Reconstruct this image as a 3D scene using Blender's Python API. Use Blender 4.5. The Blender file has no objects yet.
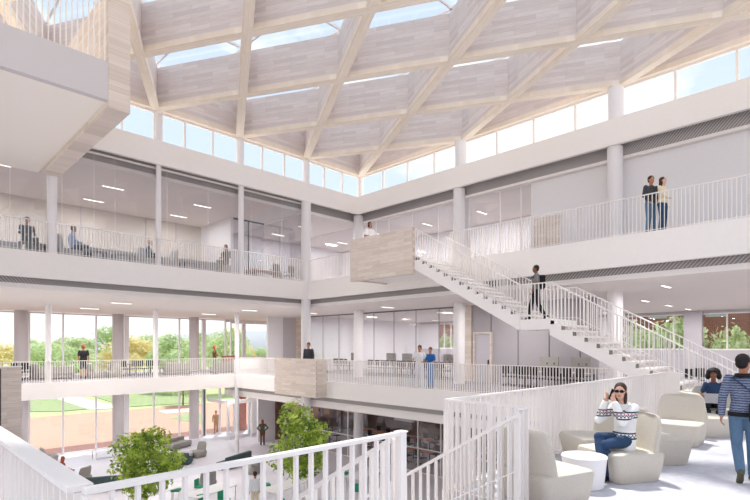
SKY, SUN, SAZ, SEL, R_SUN, EXPO = 0.97, 3.2, 50, 64, .04, .64
import bpy, bmesh, math, random
from mathutils import Vector, Matrix
random.seed(7)
C = bpy.data.collections.new('atrium'); bpy.context.scene.collection.children.link(C)
PI = math.pi
F, HX, HY = 505.0, 375.0, 346.0
EYE2 = -1.93      # level two floor (eye height is z = 0)
L3, L4, L1 = 3.57, 9.14, -7.2
YL, XR = 22.85, 17.5     # edges of the level three opening
Y2 = 30.8                # left edge of the level two opening

def ratio(px):
    t = (px - HX) / F
    return (1 + t) / (1 - t)          # X / Y along that line of sight
def XonY(px, Y): return ratio(px) * Y
def YonX(px, X): return X / ratio(px)
def G(px, py, z):
    d = F * (-z) / (py - HY); S = d * math.sqrt(2); t = (px - HX) / F
    return S * (1 + t) / 2, S * (1 - t) / 2
def D(px, d):
    S = d * math.sqrt(2); t = (px - HX) / F
    return S * (1 + t) / 2, S * (1 - t) / 2

# ------------------------------------------------------------------ materials
def lin(c):
    return tuple(((v / 255) / 12.92 if v / 255 <= .04045 else ((v / 255 + .055) / 1.055) ** 2.4) for v in c) + (1,)
MATS = {}
def nodes(name):
    m = bpy.data.materials.new(name); m.use_nodes = True
    nt = m.node_tree; b = nt.nodes['Principled BSDF']; MATS[name] = m
    return m, nt, b
def mat(name, col, rough=.6, metal=0, noise=0, scale=8, bump=0, spec=.3):
    m, nt, b = nodes(name)
    b.inputs['Roughness'].default_value = rough; b.inputs['Metallic'].default_value = metal
    b.inputs['Specular IOR Level'].default_value = spec
    tc = nt.nodes.new('ShaderNodeTexCoord'); n = nt.nodes.new('ShaderNodeTexNoise')
    n.inputs['Scale'].default_value = scale; n.inputs['Detail'].default_value = 5
    nt.links.new(tc.outputs['Object'], n.inputs['Vector'])
    r = nt.nodes.new('ShaderNodeValToRGB'); c = lin(col); k = noise
    r.color_ramp.elements[0].position = .3; r.color_ramp.elements[1].position = .7
    r.color_ramp.elements[0].color = tuple(v * (1 - k) for v in c[:3]) + (1,)
    r.color_ramp.elements[1].color = tuple(min(1, v * (1 + k)) for v in c[:3]) + (1,)
    nt.links.new(n.outputs['Fac'], r.inputs['Fac']); nt.links.new(r.outputs['Color'], b.inputs['Base Color'])
    if bump:
        bp = nt.nodes.new('ShaderNodeBump'); bp.inputs['Strength'].default_value = bump
        nt.links.new(n.outputs['Fac'], bp.inputs['Height']); nt.links.new(bp.outputs['Normal'], b.inputs['Normal'])
    return m
def plank(name, c1, c2, cm, w, h, axes='xz', mortar=.004, grain=.12, rough=.6, off=.5, noiseamt=.5):
    m, nt, b = nodes(name); b.inputs['Roughness'].default_value = rough
    tc = nt.nodes.new('ShaderNodeTexCoord'); sp = nt.nodes.new('ShaderNodeSeparateXYZ'); cb = nt.nodes.new('ShaderNodeCombineXYZ')
    nt.links.new(tc.outputs['Object'], sp.inputs[0])
    for i, a in enumerate(axes): nt.links.new(sp.outputs['xyz'.index(a)], cb.inputs[i])
    br = nt.nodes.new('ShaderNodeTexBrick'); nt.links.new(cb.outputs[0], br.inputs['Vector'])
    br.offset = off; br.inputs['Scale'].default_value = 1; br.inputs['Mortar Size'].default_value = mortar
    br.inputs['Brick Width'].default_value = w; br.inputs['Row Height'].default_value = h
    br.inputs['Color1'].default_value = lin(c1); br.inputs['Color2'].default_value = lin(c2); br.inputs['Mortar'].default_value = lin(cm)
    n = nt.nodes.new('ShaderNodeTexNoise'); mp = nt.nodes.new('ShaderNodeMapping')
    mp.inputs['Scale'].default_value = (1.2, 14, 1); nt.links.new(cb.outputs[0], mp.inputs['Vector'])
    nt.links.new(mp.outputs[0], n.inputs['Vector']); n.inputs['Scale'].default_value = 2; n.inputs['Detail'].default_value = 6
    rr = nt.nodes.new('ShaderNodeValToRGB'); rr.color_ramp.elements[0].position = .35; rr.color_ramp.elements[1].position = .7
    rr.color_ramp.elements[0].color = (1 - grain,) * 3 + (1,); rr.color_ramp.elements[1].color = (1, 1, 1, 1)
    nt.links.new(n.outputs['Fac'], rr.inputs['Fac'])
    mx = nt.nodes.new('ShaderNodeMix'); mx.data_type = 'RGBA'; mx.blend_type = 'MULTIPLY'; mx.inputs['Factor'].default_value = 1
    nt.links.new(br.outputs['Color'], mx.inputs['A']); nt.links.new(rr.outputs['Color'], mx.inputs['B'])
    nt.links.new(mx.outputs['Result'], b.inputs['Base Color'])
    return m
def glass(name, tint=(1, 1, 1), refl=.06):
    m = bpy.data.materials.new(name); m.use_nodes = True; nt = m.node_tree; nt.nodes.clear(); MATS[name] = m
    o = nt.nodes.new('ShaderNodeOutputMaterial'); mx = nt.nodes.new('ShaderNodeMixShader')
    t = nt.nodes.new('ShaderNodeBsdfTransparent'); g = nt.nodes.new('ShaderNodeBsdfGlossy')
    t.inputs['Color'].default_value = tint + (1,); g.inputs['Roughness'].default_value = .02
    lw = nt.nodes.new('ShaderNodeLayerWeight'); lw.inputs['Blend'].default_value = .2
    mt = nt.nodes.new('ShaderNodeMath'); mt.operation = 'MULTIPLY'; mt.inputs[1].default_value = refl * 4
    ad = nt.nodes.new('ShaderNodeMath'); ad.operation = 'ADD'; ad.inputs[1].default_value = refl * .5; ad.use_clamp = True
    nt.links.new(lw.outputs['Fresnel'], mt.inputs[0]); nt.links.new(mt.outputs[0], ad.inputs[0]); nt.links.new(ad.outputs[0], mx.inputs[0])
    nt.links.new(t.outputs[0], mx.inputs[1]); nt.links.new(g.outputs[0], mx.inputs[2]); nt.links.new(mx.outputs[0], o.inputs[0])
    return m
def emit(name, col, s):
    m, nt, b = nodes(name); b.inputs['Base Color'].default_value = lin(col)
    b.inputs['Emission Color'].default_value = lin(col); b.inputs['Emission Strength'].default_value = s
    return m
def stripes(name, c1, c2, period, axis='x', duty=.5):
    m, nt, b = nodes(name); b.inputs['Roughness'].default_value = .6
    tc = nt.nodes.new('ShaderNodeTexCoord'); sp = nt.nodes.new('ShaderNodeSeparateXYZ'); nt.links.new(tc.outputs['Object'], sp.inputs[0])
    sh = nt.nodes.new('ShaderNodeMath'); sh.operation = 'MULTIPLY_ADD'; sh.inputs[1].default_value = .9
    nt.links.new(sp.outputs[2], sh.inputs[0]); nt.links.new(sp.outputs['xyz'.index(axis)], sh.inputs[2])
    mo = nt.nodes.new('ShaderNodeMath'); mo.operation = 'PINGPONG'; mo.inputs[1].default_value = period / 2
    nt.links.new(sh.outputs[0], mo.inputs[0])
    gt = nt.nodes.new('ShaderNodeMath'); gt.operation = 'GREATER_THAN'; gt.inputs[1].default_value = period / 2 * duty
    nt.links.new(mo.outputs[0], gt.inputs[0])
    mx = nt.nodes.new('ShaderNodeMix'); mx.data_type = 'RGBA'; mx.inputs['A'].default_value = lin(c1); mx.inputs['B'].default_value = lin(c2)
    nt.links.new(gt.outputs[0], mx.inputs['Factor']); nt.links.new(mx.outputs['Result'], b.inputs['Base Color'])
    return m

WHITE = mat('white_paint', (246, 241, 237), .55, noise=.01)
RAILM = mat('white_metal', (243, 238, 234), .4, noise=.01)
COLM = mat('column_paint', (236, 233, 234), .5, noise=.01)
BACKLITC = mat('backlit_column_shade', (196, 188, 188), .6, noise=.02)  # backlit shade of the window columns, put into their base colour
LILACD = mat('dusky_grey_panel', (176, 171, 176), .5, noise=.02, scale=2)
CEIL = mat('ceiling_plaster', (242, 234, 228), .8, noise=.01)
LILAC = mat('grey_panel', (196, 192, 198), .5, noise=.02, scale=2)
WALLW = mat('white_wall', (236, 234, 236), .7, noise=.01)
FLOORG = mat('pale_terrazzo', (224, 220, 226), .35, noise=.05, scale=6)
FLOORC = mat('blue_grey_carpet', (148, 145, 152), .9, noise=.12, scale=14, bump=.1)
FLOORF = mat('pale_carpet', (200, 199, 206), .9, noise=.09, scale=9, bump=.15)
GRILLE = stripes('slatted_grille', (146, 141, 140), (196, 190, 188), .12, 'x', .55)
GRILLEY = stripes('slatted_grille_side', (146, 141, 140), (196, 190, 188), .12, 'y', .55)
WOODB = plank('pale_timber_beam', (246, 233, 217), (238, 223, 205), (230, 214, 196), 1.6, .13, 'xy', .003, .08)
WOODW = plank('pale_timber_web', (236, 225, 219), (218, 205, 199), (208, 194, 188), 1.5, .15, 'xz', .003, .12)
WOODX = plank('pale_timber_cladding', (240, 227, 215), (222, 207, 195), (210, 195, 182), .9, .14, 'xz', .003, .14)
WOODY = plank('pale_timber_cladding_side', (240, 227, 215), (222, 207, 195), (210, 195, 182), .9, .14, 'yz', .003, .14)
WOODD = mat('brown_wood', (176, 142, 118), .5, noise=.12, scale=5)
BRICK = plank('red_brick', (190, 104, 78), (168, 84, 62), (190, 170, 158), .24, .08, 'yz', .01, .2)
BRICKX = plank('red_brick_front', (190, 104, 78), (168, 84, 62), (190, 170, 158), .24, .08, 'xz', .01, .2)
BRICKP = plank('brick_paving', (150, 96, 82), (130, 80, 68), (150, 118, 106), .3, .15, 'xy', .01, .2)
PLAZA = mat('pink_plaza', (204, 158, 138), .8, noise=.04, scale=.6)
PATH = mat('pale_path', (226, 220, 212), .8, noise=.03, scale=1)
LAWN = mat('lawn_grass', (154, 168, 122), .9, noise=.15, scale=1.5)
GROUND = mat('field_grass', (180, 190, 140), .95, noise=.12, scale=.2)
GLASS = glass('clear_glass', (.97, .98, .98), .06)
GLASSD = glass('partition_glass', (.94, .94, .95), .10)
GLASSR = glass('roof_glass', (.98, .99, 1), .03)
BEIGE = mat('beige_upholstery', (206, 199, 187), .8, noise=.03, scale=30, bump=.05)
GREYF = mat('grey_upholstery', (158, 154, 148), .85, noise=.05, scale=20)
LGREY = mat('light_grey_upholstery', (196, 194, 196), .85, noise=.05, scale=20)
TEAL = mat('dark_teal_upholstery', (72, 88, 88), .85, noise=.08, scale=20)
GREEN = mat('green_upholstery', (54, 158, 122), .7, noise=.05)
BLACK = mat('black_plastic', (38, 38, 42), .5, noise=.05)
DARK = mat('dark_metal', (70, 70, 74), .4, .3, noise=.03)
TABLEW = mat('white_table', (240, 238, 238), .4, noise=.01)
BOARD = mat('grey_board', (164, 160, 154), .6, noise=.06, scale=3)
SOCK = mat('grey_fitting', (120, 118, 114), .5, noise=.05)
ORANGEW = mat('orange_wood', (190, 120, 84), .5, noise=.12, scale=4)
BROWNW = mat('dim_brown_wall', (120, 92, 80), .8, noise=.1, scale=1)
SCREEN = mat('pale_screen', (206, 208, 208), .4, noise=.03)
LAMP = emit('lamp_panel', (255, 250, 240), 1.6)
SLOT = mat('dark_slot', (80, 78, 80), .6, noise=.03)
BARK = mat('bark', (120, 98, 78), .9, noise=.2, scale=12, bump=.3)
def leafmat(name, c, c2):
    m, nt, b = nodes(name); b.inputs['Roughness'].default_value = .6
    tc = nt.nodes.new('ShaderNodeTexCoord'); n = nt.nodes.new('ShaderNodeTexNoise'); n.inputs['Scale'].default_value = 2.5
    n.inputs['Detail'].default_value = 6; nt.links.new(tc.outputs['Object'], n.inputs['Vector'])
    r = nt.nodes.new('ShaderNodeValToRGB'); r.color_ramp.elements[0].position = .38; r.color_ramp.elements[1].position = .62
    r.color_ramp.elements[0].color = lin(c); r.color_ramp.elements[1].color = lin(c2)
    nt.links.new(n.outputs['Fac'], r.inputs['Fac']); nt.links.new(r.outputs['Color'], b.inputs['Base Color'])
    tr = nt.nodes.new('ShaderNodeBsdfTranslucent'); nt.links.new(r.outputs['Color'], tr.inputs['Color'])
    mx = nt.nodes.new('ShaderNodeMixShader'); mx.inputs[0].default_value = .5
    nt.links.new(b.outputs[0], mx.inputs[1]); nt.links.new(tr.outputs[0], mx.inputs[2])
    nt.links.new(mx.outputs[0], nt.nodes['Material Output'].inputs[0])
    return m
LEAF = leafmat('lit_and_shaded_leaves', (104, 134, 44), (212, 230, 112))  # leaf highlights and shading are put into the two ramp colours
LEAFG = leafmat('hazed_green_leaves', (190, 208, 152), (218, 230, 188))  # outdoor leaves: distance haze is put into these paled colours
LEAFY = leafmat('hazed_yellow_leaves', (226, 212, 146), (240, 230, 184))
LEAFP = leafmat('hazed_pale_leaves', (190, 206, 156), (216, 224, 186))
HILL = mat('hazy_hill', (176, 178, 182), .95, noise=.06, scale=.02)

# ------------------------------------------------------------------ builders
def link(o, parent=None):
    C.objects.link(o)
    if parent is not None: o.parent = parent
    return o
class MB:
    def __init__(s): s.bm = bmesh.new()
    def box(s, x0, x1, y0, y1, z0, z1, M=None):
        vs = [s.bm.verts.new(Vector((x, y, z)) if M is None else M @ Vector((x, y, z))) for x in (x0, x1) for y in (y0, y1) for z in (z0, z1)]
        for f in ((0, 1, 3, 2), (4, 6, 7, 5), (0, 4, 5, 1), (2, 3, 7, 6), (0, 2, 6, 4), (1, 5, 7, 3)):
            s.bm.faces.new([vs[i] for i in f])
        return s
    def bar(s, a, b, w, h, up=(0, 0, 1)):
        a, b = Vector(a), Vector(b); d = (b - a); L = d.length; d.normalize()
        x = d.cross(Vector(up)); x.normalize(); z = x.cross(d)
        M = Matrix((x, d, z)).transposed().to_4x4(); M.translation = a
        return s.box(-w / 2, w / 2, 0, L, -h / 2, h / 2, M)
    def rings(s, rings, cap=True):
        R = [[s.bm.verts.new(p) for p in r] for r in rings]; n = len(R[0])
        for a, b in zip(R, R[1:]):
            for i in range(n): s.bm.faces.new((a[i], a[(i + 1) % n], b[(i + 1) % n], b[i]))
        if cap: s.bm.faces.new(R[0][::-1]); s.bm.faces.new(R[-1])
        return s
    def tube(s, pts, rad, n=12):
        pts = [Vector(p) for p in pts]
        if not hasattr(rad, '__len__'): rad = [rad] * len(pts)
        rs = []
        for i, p in enumerate(pts):
            d = (pts[min(i + 1, len(pts) - 1)] - pts[max(i - 1, 0)]).normalized()
            u = d.cross(Vector((0, 0, 1)) if abs(d.z) < .9 else Vector((0, 1, 0))).normalized(); v = d.cross(u)
            rs.append([p + (u * math.cos(2 * PI * k / n) + v * math.sin(2 * PI * k / n)) * rad[i] for k in range(n)])
        return s.rings(rs)
    def lathe(s, prof, n=24, c=(0, 0, 0)):
        return s.rings([[Vector((c[0] + r * math.cos(2 * PI * k / n), c[1] + r * math.sin(2 * PI * k / n), c[2] + z)) for k in range(n)] for r, z in prof])
    def ell(s, c, r, M=None, seg=14, ring=9):
        T = Matrix.Translation(c) @ (M.to_4x4() if M is not None else Matrix()) @ Matrix.Diagonal((r[0], r[1], r[2], 1))
        add = s.bm.verts.new; face = s.bm.faces.new; R = []
        for i in range(1, ring):
            a = PI * i / ring; q, z = math.sin(a), math.cos(a)
            R.append([add(T @ Vector((q * math.cos(2 * PI * k / seg), q * math.sin(2 * PI * k / seg), z))) for k in range(seg)])
        top, bot = add(T @ Vector((0, 0, 1))), add(T @ Vector((0, 0, -1)))
        for k in range(seg):
            k2 = (k + 1) % seg; face((top, R[0][k], R[0][k2])); face((bot, R[-1][k2], R[-1][k]))
            for a, b in zip(R, R[1:]): face((a[k], b[k], b[k2], a[k2]))
        return s
    def prism(s, prof, x0, x1):            # profile in (y, z), extruded along x
        a = [s.bm.verts.new((x0, y, z)) for y, z in prof]; b = [s.bm.verts.new((x1, y, z)) for y, z in prof]
        n = len(prof)
        for i in range(n): s.bm.faces.new((a[i], a[(i + 1) % n], b[(i + 1) % n], b[i]))
        s.bm.faces.new(a[::-1]); s.bm.faces.new(b); return s
    def mesh(s, name, m, bevel=0, seg=2, smooth=False):
        bmesh.ops.recalc_face_normals(s.bm, faces=s.bm.faces)
        if bevel:
            bmesh.ops.bevel(s.bm, geom=list(s.bm.edges), offset=bevel, segments=seg, affect='EDGES', profile=.5, clamp_overlap=True)
        me = bpy.data.meshes.new(name); s.bm.to_mesh(me); s.bm.free(); me.materials.append(m)
        if smooth:
            for p in me.polygons: p.use_smooth = True
        return me
    def build(s, name, m, parent=None, bevel=0, seg=2, smooth=False, loc=None):
        o = bpy.data.objects.new(name, s.mesh(name, m, bevel, seg, smooth))
        if loc is not None: o.location = loc
        return link(o, parent)
def autosmooth(o):
    for p in o.data.polygons: p.use_smooth = True
    o.data.set_sharp_from_angle(angle=.7); return o
def tag(o, label, cat, group=None):
    o['label'] = label; o['category'] = cat
    if group: o['group'] = group
    return o
def thing(name, label, cat, loc=(0, 0, 0), rz=0, group=None):
    o = bpy.data.objects.new(name, None); C.objects.link(o); o.location = loc; o.rotation_euler = (0, 0, rz)
    return tag(o, label, cat, group)
def struct(name, mb, m, label=None, **k):
    o = mb.build(name, m, **k); o['kind'] = 'structure'
    if label: o['label'] = label
    return o
def copytree(o, parent=None):
    c = o.copy(); C.objects.link(c); c.parent = parent
    for ch in list(o.children): copytree(ch, c)
    return c
def put(proto, loc, rz, label, used={}, group=None):
    o = proto if proto.name not in used else copytree(proto)
    used[proto.name] = 1; o.location = loc; o.rotation_euler = (0, 0, rz); o['label'] = label
    if group: o['group'] = group
    return o
def part_inst(name, me, parent, loc):
    o = bpy.data.objects.new(name, me); C.objects.link(o); o.parent = parent; o.location = loc; return o

def balusters(parent, pts, h, w, dd, axis, m=RAILM, cam=Vector((0, 0, 0))):
    """axis: run of the rail ('x' or 'y'); w along the run, dd across it"""
    wx, wy = (w, dd) if axis == 'x' else (dd, w)
    pts = sorted(pts, key=lambda p: (Vector(p) - cam).length)
    me = MB().box(-wx / 2, wx / 2, -wy / 2, wy / 2, 0, h).mesh('baluster', m)
    for p in pts[:100]: part_inst('baluster', me, parent, p)
    if len(pts) > 100:
        r = MB()
        for x, y, z in pts[100:]: r.box(x - wx / 2, x + wx / 2, y - wy / 2, y + wy / 2, z, z + h)
        o = r.build('baluster', m, parent); o['kind'] = 'stuff'
def railing(label, a, b, z, h=1.2, sp=.115, w=.018, dd=.045, hand=.05, drop=0):
    """straight level railing from a to b (x, y)"""
    t = thing('railing', label, 'railing', (a[0], a[1], z))
    dx, dy = b[0] - a[0], b[1] - a[1]; L = math.hypot(dx, dy); ax = 'x' if abs(dx) > abs(dy) else 'y'
    n = max(2, int(L / sp)); pts = [(dx * i / n, dy * i / n, -drop) for i in range(n + 1)]
    balusters(t, pts, h - .02 + drop, w, dd, ax)
    MB().bar((-.001 * dx, -.001 * dy, h), (dx * 1.001, dy * 1.001, h), hand, .03).build('handrail', RAILM, t)
    MB().bar((0, 0, .06), (dx, dy, .06), .03, .015).build('bottom_rail', RAILM, t)
    return t

# ------------------------------------------------------------------ setting: floors
struct('floor', MB().box(-6, 36.9, -6, 38.5, L1 - .3, L1), FLOORG, 'pale ground floor of the atrium')
# level two slabs
struct('floor', MB().box(-8, 26, Y2, 38.5, EYE2 - .84, EYE2), FLOORC, 'blue-grey floor of the left gallery, middle level')
struct('floor', MB().box(XR, 37, 4.06, Y2, EYE2 - .84, EYE2), FLOORC, 'blue-grey floor of the right gallery, middle level')
struct('floor', MB().box(5.38, 37, -6, 4.06, EYE2 - .84, EYE2), FLOORF, 'sunlit pale lounge floor in the foreground')
struct('floor', MB().box(-6, 5.38, -6, 2.77, EYE2 - .84, EYE2), FLOORF, 'pale floor at the head of the lower stair')
struct('floor', MB().box(-6, .745, 2.77, 22.9, EYE2 - .84, EYE2), FLOORF, 'pale walkway along the left balustrade')
# level three
struct('floor', MB().box(-8, XR, YL, 31.2, L3 - .12, L3), FLOORC, 'upper level floor behind the left glass')
struct('floor', MB().box(XR, 37, -6, 31.2, L3 - .12, L3), FLOORC, 'upper level floor of the right gallery')
# white edge fascias
ntrim = [0]
def trim(mb, m, label):
    ntrim[0] += 1; return struct('trim_%d' % ntrim[0], mb, m, label)
e = .18
trim(MB().box(-8, XR, YL - e, YL, L3 - .97, L3 + .03), WHITE, 'white fascia of the upper level, left side')
trim(MB().box(XR - e, XR, -6, YL, L3 - .97, L3 + .03), WHITE, 'white fascia of the upper level, right side')
trim(MB().box(-8, XR, Y2 - e, Y2, EYE2 - .84, EYE2 + .03), WHITE, 'white fascia of the middle level, left side')
trim(MB().box(XR - e, XR, 4.06, Y2, EYE2 - .84, EYE2 + .03), WHITE, 'white fascia of the middle level, right side')
trim(MB().box(-8, 21.3, YL - e, YL, 8.09, L4), WHITE, 'white fascia below the clerestory, left side')
trim(MB().box(21.3 - e, 21.3, -6, YL, 8.09, L4), WHITE, 'white fascia below the clerestory, right side')
trim(MB().box(5.38, 15.15, 4.06, 4.12, EYE2 - .84, EYE2 + .02), WHITE, 'white edge of the lounge floor')
# grilles, recessed behind the fascias
trim(MB().box(-8, XR + .2, YL + .35, YL + .42, 2.4, L3 - .8), GRILLE, 'dark slatted grille under the upper level, left side')
trim(MB().box(XR + .35, XR + .42, -6, YL + .35, 2.4, L3 - .8), GRILLEY, 'dark slatted grille under the upper level, right side')
trim(MB().box(-8, 21.9, YL + .5, YL + .57, 7.8, 8.4), GRILLE, 'dark slatted grille under the clerestory, left side')
trim(MB().box(21.75, 21.8, -6, YL + .5, 7.76, 8.4), GRILLEY, 'dark slatted grille under the clerestory, right side')
trim(MB().box(XR + .15, XR + .2, 4.06, Y2, -3.02, EYE2 - .84), GRILLEY, 'dark slatted grille under the middle level, right side')
trim(MB().box(XR + .25, XR + .45, 4.06, Y2 + 2, -3.42, -3.02), WHITE, 'white bulkhead under the middle level')
trim(MB().box(-8, XR + .2, YL + .33, YL + .42, 2.22, 2.4), WHITE, 'white bulkhead under the grille, left side')
trim(MB().box(XR + .33, XR + .42, -6, YL + .35, 2.22, 2.4), WHITE, 'white bulkhead under the grille, right side')
trim(MB().box(-8, 21.9, YL + .48, YL + .57, 7.64, 7.8), WHITE, 'white bulkhead under the clerestory, left side')
trim(MB().box(21.73, 21.8, -6, YL + .48, 7.64, 7.76), WHITE, 'white bulkhead under the clerestory, right side')
# ceilings
struct('ceiling', MB().box(-8, 37, YL + .42, 38.5, 2.22, 2.3), CEIL, 'warm white ceiling of the left middle gallery')
struct('ceiling', MB().box(XR + .42, 37, -6, YL + .42, 2.22, 2.3), CEIL, 'warm white ceiling of the right middle gallery')
struct('ceiling', MB().box(-8, 37, YL + .57, 31.2, 7.64, 7.72), CEIL, 'ceiling of the glazed upper room')
struct('ceiling', MB().box(21.8, 37, -6, YL + .57, 7.64, 7.72), CEIL, 'ceiling of the upper rooms on the right')
struct('ceiling', MB().box(XR + .45, 37, 4.06, 33, -3.0, -2.92), CEIL, 'ceiling of the ground floor rooms')
struct('ceiling', MB().box(-8, 37, YL, 31.4, L4 - .2, L4 - .05), CEIL, 'flat roof deck behind the clerestory, left side')
struct('ceiling', MB().box(21.3, 37, -6, YL, L4 - .2, L4 - .05), CEIL, 'flat roof deck behind the clerestory, right side')

# ------------------------------------------------------------------ walls
WALLG = mat('warm_grey_wall', (216, 208, 200), .7, noise=.01)
struct('wall_back_upper', MB().box(-8, 15.2, 31.0, 31.2, L3, 7.64), WALLG, 'back wall of the upper lounge')
for i, px in enumerate((81, 146, 176)):
    X = XonY(px, 30.98); trim(MB().box(X - .02, X + .02, 30.96, 31.0, L3, 7.64), LILAC, 'thin joint in the upper back wall')
struct('wall_end_upper', MB().box(15.1, 15.25, 27.2, 31.0, L3, 7.64), WALLW, 'short cross wall at the end of the upper lounge')
struct('wall_meeting_upper', MB().box(15.25, 28, 31.0, 31.2, L3, 7.64), WALLW, 'back wall of the upper meeting room')
struct('wall_far_upper', MB().box(27.2, 27.4, 12, 31.2, L3, 7.64), WALLW, 'back wall of the upper rooms on the right')
struct('wall_right_upper', MB().box(22.0, 22.15, -6, YonX(531, 22), L3, 7.7), WALLW, 'long white wall of the upper gallery')
struct('wall_pier_upper', MB().box(22.0, 22.15, YonX(469, 22), YonX(455, 22), L3, 7.7), WALLW, 'white pier behind a column')
struct('wall_near_back', MB().box(-6.2, 37, -6.2, -6.0, L1, 3.4), WALLW, 'wall behind the viewpoint')
struct('wall_near_left', MB().box(-6.2, -6.0, -6, 22, L1, 3.4), WALLW, 'wall at the near left')
# level two right
struct('wall_grey_panel', MB().box(23.3, 23.45, YonX(598, 23.3), YonX(472, 23.3), EYE2, 2.22), LILACD, 'grey panelled wall under the stair')
for px in (491, 518, 549, 580):
    Y = YonX(px, 23.28); trim(MB().box(23.26, 23.3, Y - .012, Y + .012, EYE2, 2.22), SOCK, 'dark joint in the grey panelled wall')
trim(MB().box(23.2, 23.5, YonX(472, 23.3), YonX(465, 23.3), EYE2, 2.22), WOODY, 'pale wood reveal at the end of the grey wall')
Ya, Yb = YonX(492, 23.25), YonX(473.5, 23.25)
d1 = thing('door_1', '', 'door'); del d1['label']; del d1['category']; d1['kind'] = 'structure'
MB().box(23.18, 23.3, Ya, Ya + .1, EYE2, .75).box(23.18, 23.3, Yb - .1, Yb, EYE2, .75).box(23.18, 23.3, Ya + .1, Yb - .1, .65, .75).build('door_frame', WOODY, d1)
MB().box(23.24, 23.3, Ya + .1, Yb - .1, EYE2, .65).build('door_leaf', LILAC, d1)
MB().box(23.16, 23.24, Ya + .18, Ya + .22, EYE2 + .9, EYE2 + 1.2).build('door_handle', DARK, d1)
# wood double door on the upper gallery
Ya, Yb = YonX(561, 21.98), YonX(534, 21.98)
d2 = thing('door_2', '', 'door'); del d2['label']; del d2['category']; d2['kind'] = 'structure'
for q, (u, v) in enumerate(((Ya, (Ya + Yb) / 2 - .01), ((Ya + Yb) / 2 + .01, Yb))):
    MB().box(21.93, 22.0, u, v, L3, L3 + 2.35).build('door_leaf', WOODY, d2)
MB().box(21.9, 21.93, (Ya + Yb) / 2 - .08, (Ya + Yb) / 2 - .05, L3 + 1, L3 + 1.3).build('door_handle', DARK, d2)
# back-left corner walls, level two
struct('wall_corner_white', MB().box(XonY(268, 33), XonY(283, 33), 33, 33.2, EYE2, 2.22), WALLW, 'white wall beside the corner column')
struct('wall_corner_grey', MB().box(XonY(283, 33), XonY(296, 33), 33, 33.2, EYE2, 2.22), LILAC, 'grey wall panel beside the corner column')
struct('wall_corner_timber', MB().box(XonY(296, 33), 26, 33, 33.2, EYE2, 2.22), WOODX, 'pale wood wall panel behind the corner column')
struct('wall_corner_ground', MB().box(20.6, 26, 33, 33.2, L1, -2.9), WALLW, 'white ground floor wall behind the right tree')
struct('wall_room_side', MB().box(23.3, 37, 31, 31.2, EYE2, 2.22), WALLW, 'side wall of the glazed room')
# far right facade
def facade_x(n, X, y0, y1, z0, z1, step, label, mw=.07):
    w = bpy.data.objects.new('window_%d' % n, None); C.objects.link(w); w['kind'] = 'structure'; w['label'] = label
    m = MB().box(X - .06, X + .06, y0, y1, z1 - .08, z1).box(X - .06, X + .06, y0, y1, z0, z0 + .08)
    y = y0
    while y < y1 + .01: m.box(X - .07, X + .07, y - mw / 2, y + mw / 2, z0, z1); y += step
    m.build('window_frame', RAILM, w); MB().box(X - .01, X + .01, y0, y1, z0 + .08, z1 - .08).build('pane', GLASS, w); return w
def facade_y(n, Y, xs, z0, z1, label, mw=.08, thick=()):
    w = bpy.data.objects.new('window_%d' % n, None); C.objects.link(w); w['kind'] = 'structure'; w['label'] = label
    x0, x1 = xs[0], xs[-1]
    m = MB().box(x0, x1, Y - .06, Y + .06, z1 - .1, z1).box(x0, x1, Y - .06, Y + .06, z0, z0 + .06)
    for i, x in enumerate(xs):
        k = .3 if i in thick else mw; m.box(x - k / 2, x + k / 2, Y - .1, Y + .1, z0, z1)
    m.build('window_frame', COLM, w); MB().box(x0, x1, Y - .01, Y + .01, z0 + .06, z1 - .1).build('pane', GLASS, w); return w
facade_x(1, 37, -5, 13, -.25, 2.05, 2.9, 'window band of the far right facade, greenery beyond')
struct('wall_right_sill', MB().box(36.9, 37.1, -6, 37, EYE2, -.25).box(36.9, 37.1, -6, 37, 2.05, 2.3), LILAC)
struct('wall_right_far', MB().box(36.9, 37.1, 13, YonX(458, 37) - .05, -.25, 2.05).box(36.9, 37.1, YonX(439, 37), 31.2, -.25, 2.05), WALLW)
facade_x(2, 37, YonX(458, 37), YonX(439, 37), -.25, 2.05, .75, 'small far window seen beside the middle column')
trim(MB().box(36.6, 36.9, YonX(703, 36.9) - 0, YonX(703, 36.9) + 1.0, EYE2, 2.2), LILAC, 'grey pier in the far right facade')
# left facade
xs2 = [3.2, 5.1, 7.1, 9.1, 11.1, 13.1, 15.05, 17.0, 19.0, 20.9]
facade_y(3, 38.5, xs2, EYE2, 2.2, 'tall windows of the left middle gallery', thick=(2, 5, 8))
facade_y(4, 38.5, [21.4, 22.6, 25.3], -.95, 2.0, 'smaller window at the end of the left gallery', thick=(1,))
struct('wall_left_sill', MB().box(20.9, 26, 38.4, 38.6, EYE2, -.95), WALLW)
struct('wall_left_lintel', MB().box(20.9, 26, 38.4, 38.6, 2.0, 2.3), WALLW)
facade_y(5, 38.5, xs2[:9], L1, -2.8, 'tall ground floor windows facing the plaza', thick=(2, 5, 8))
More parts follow.
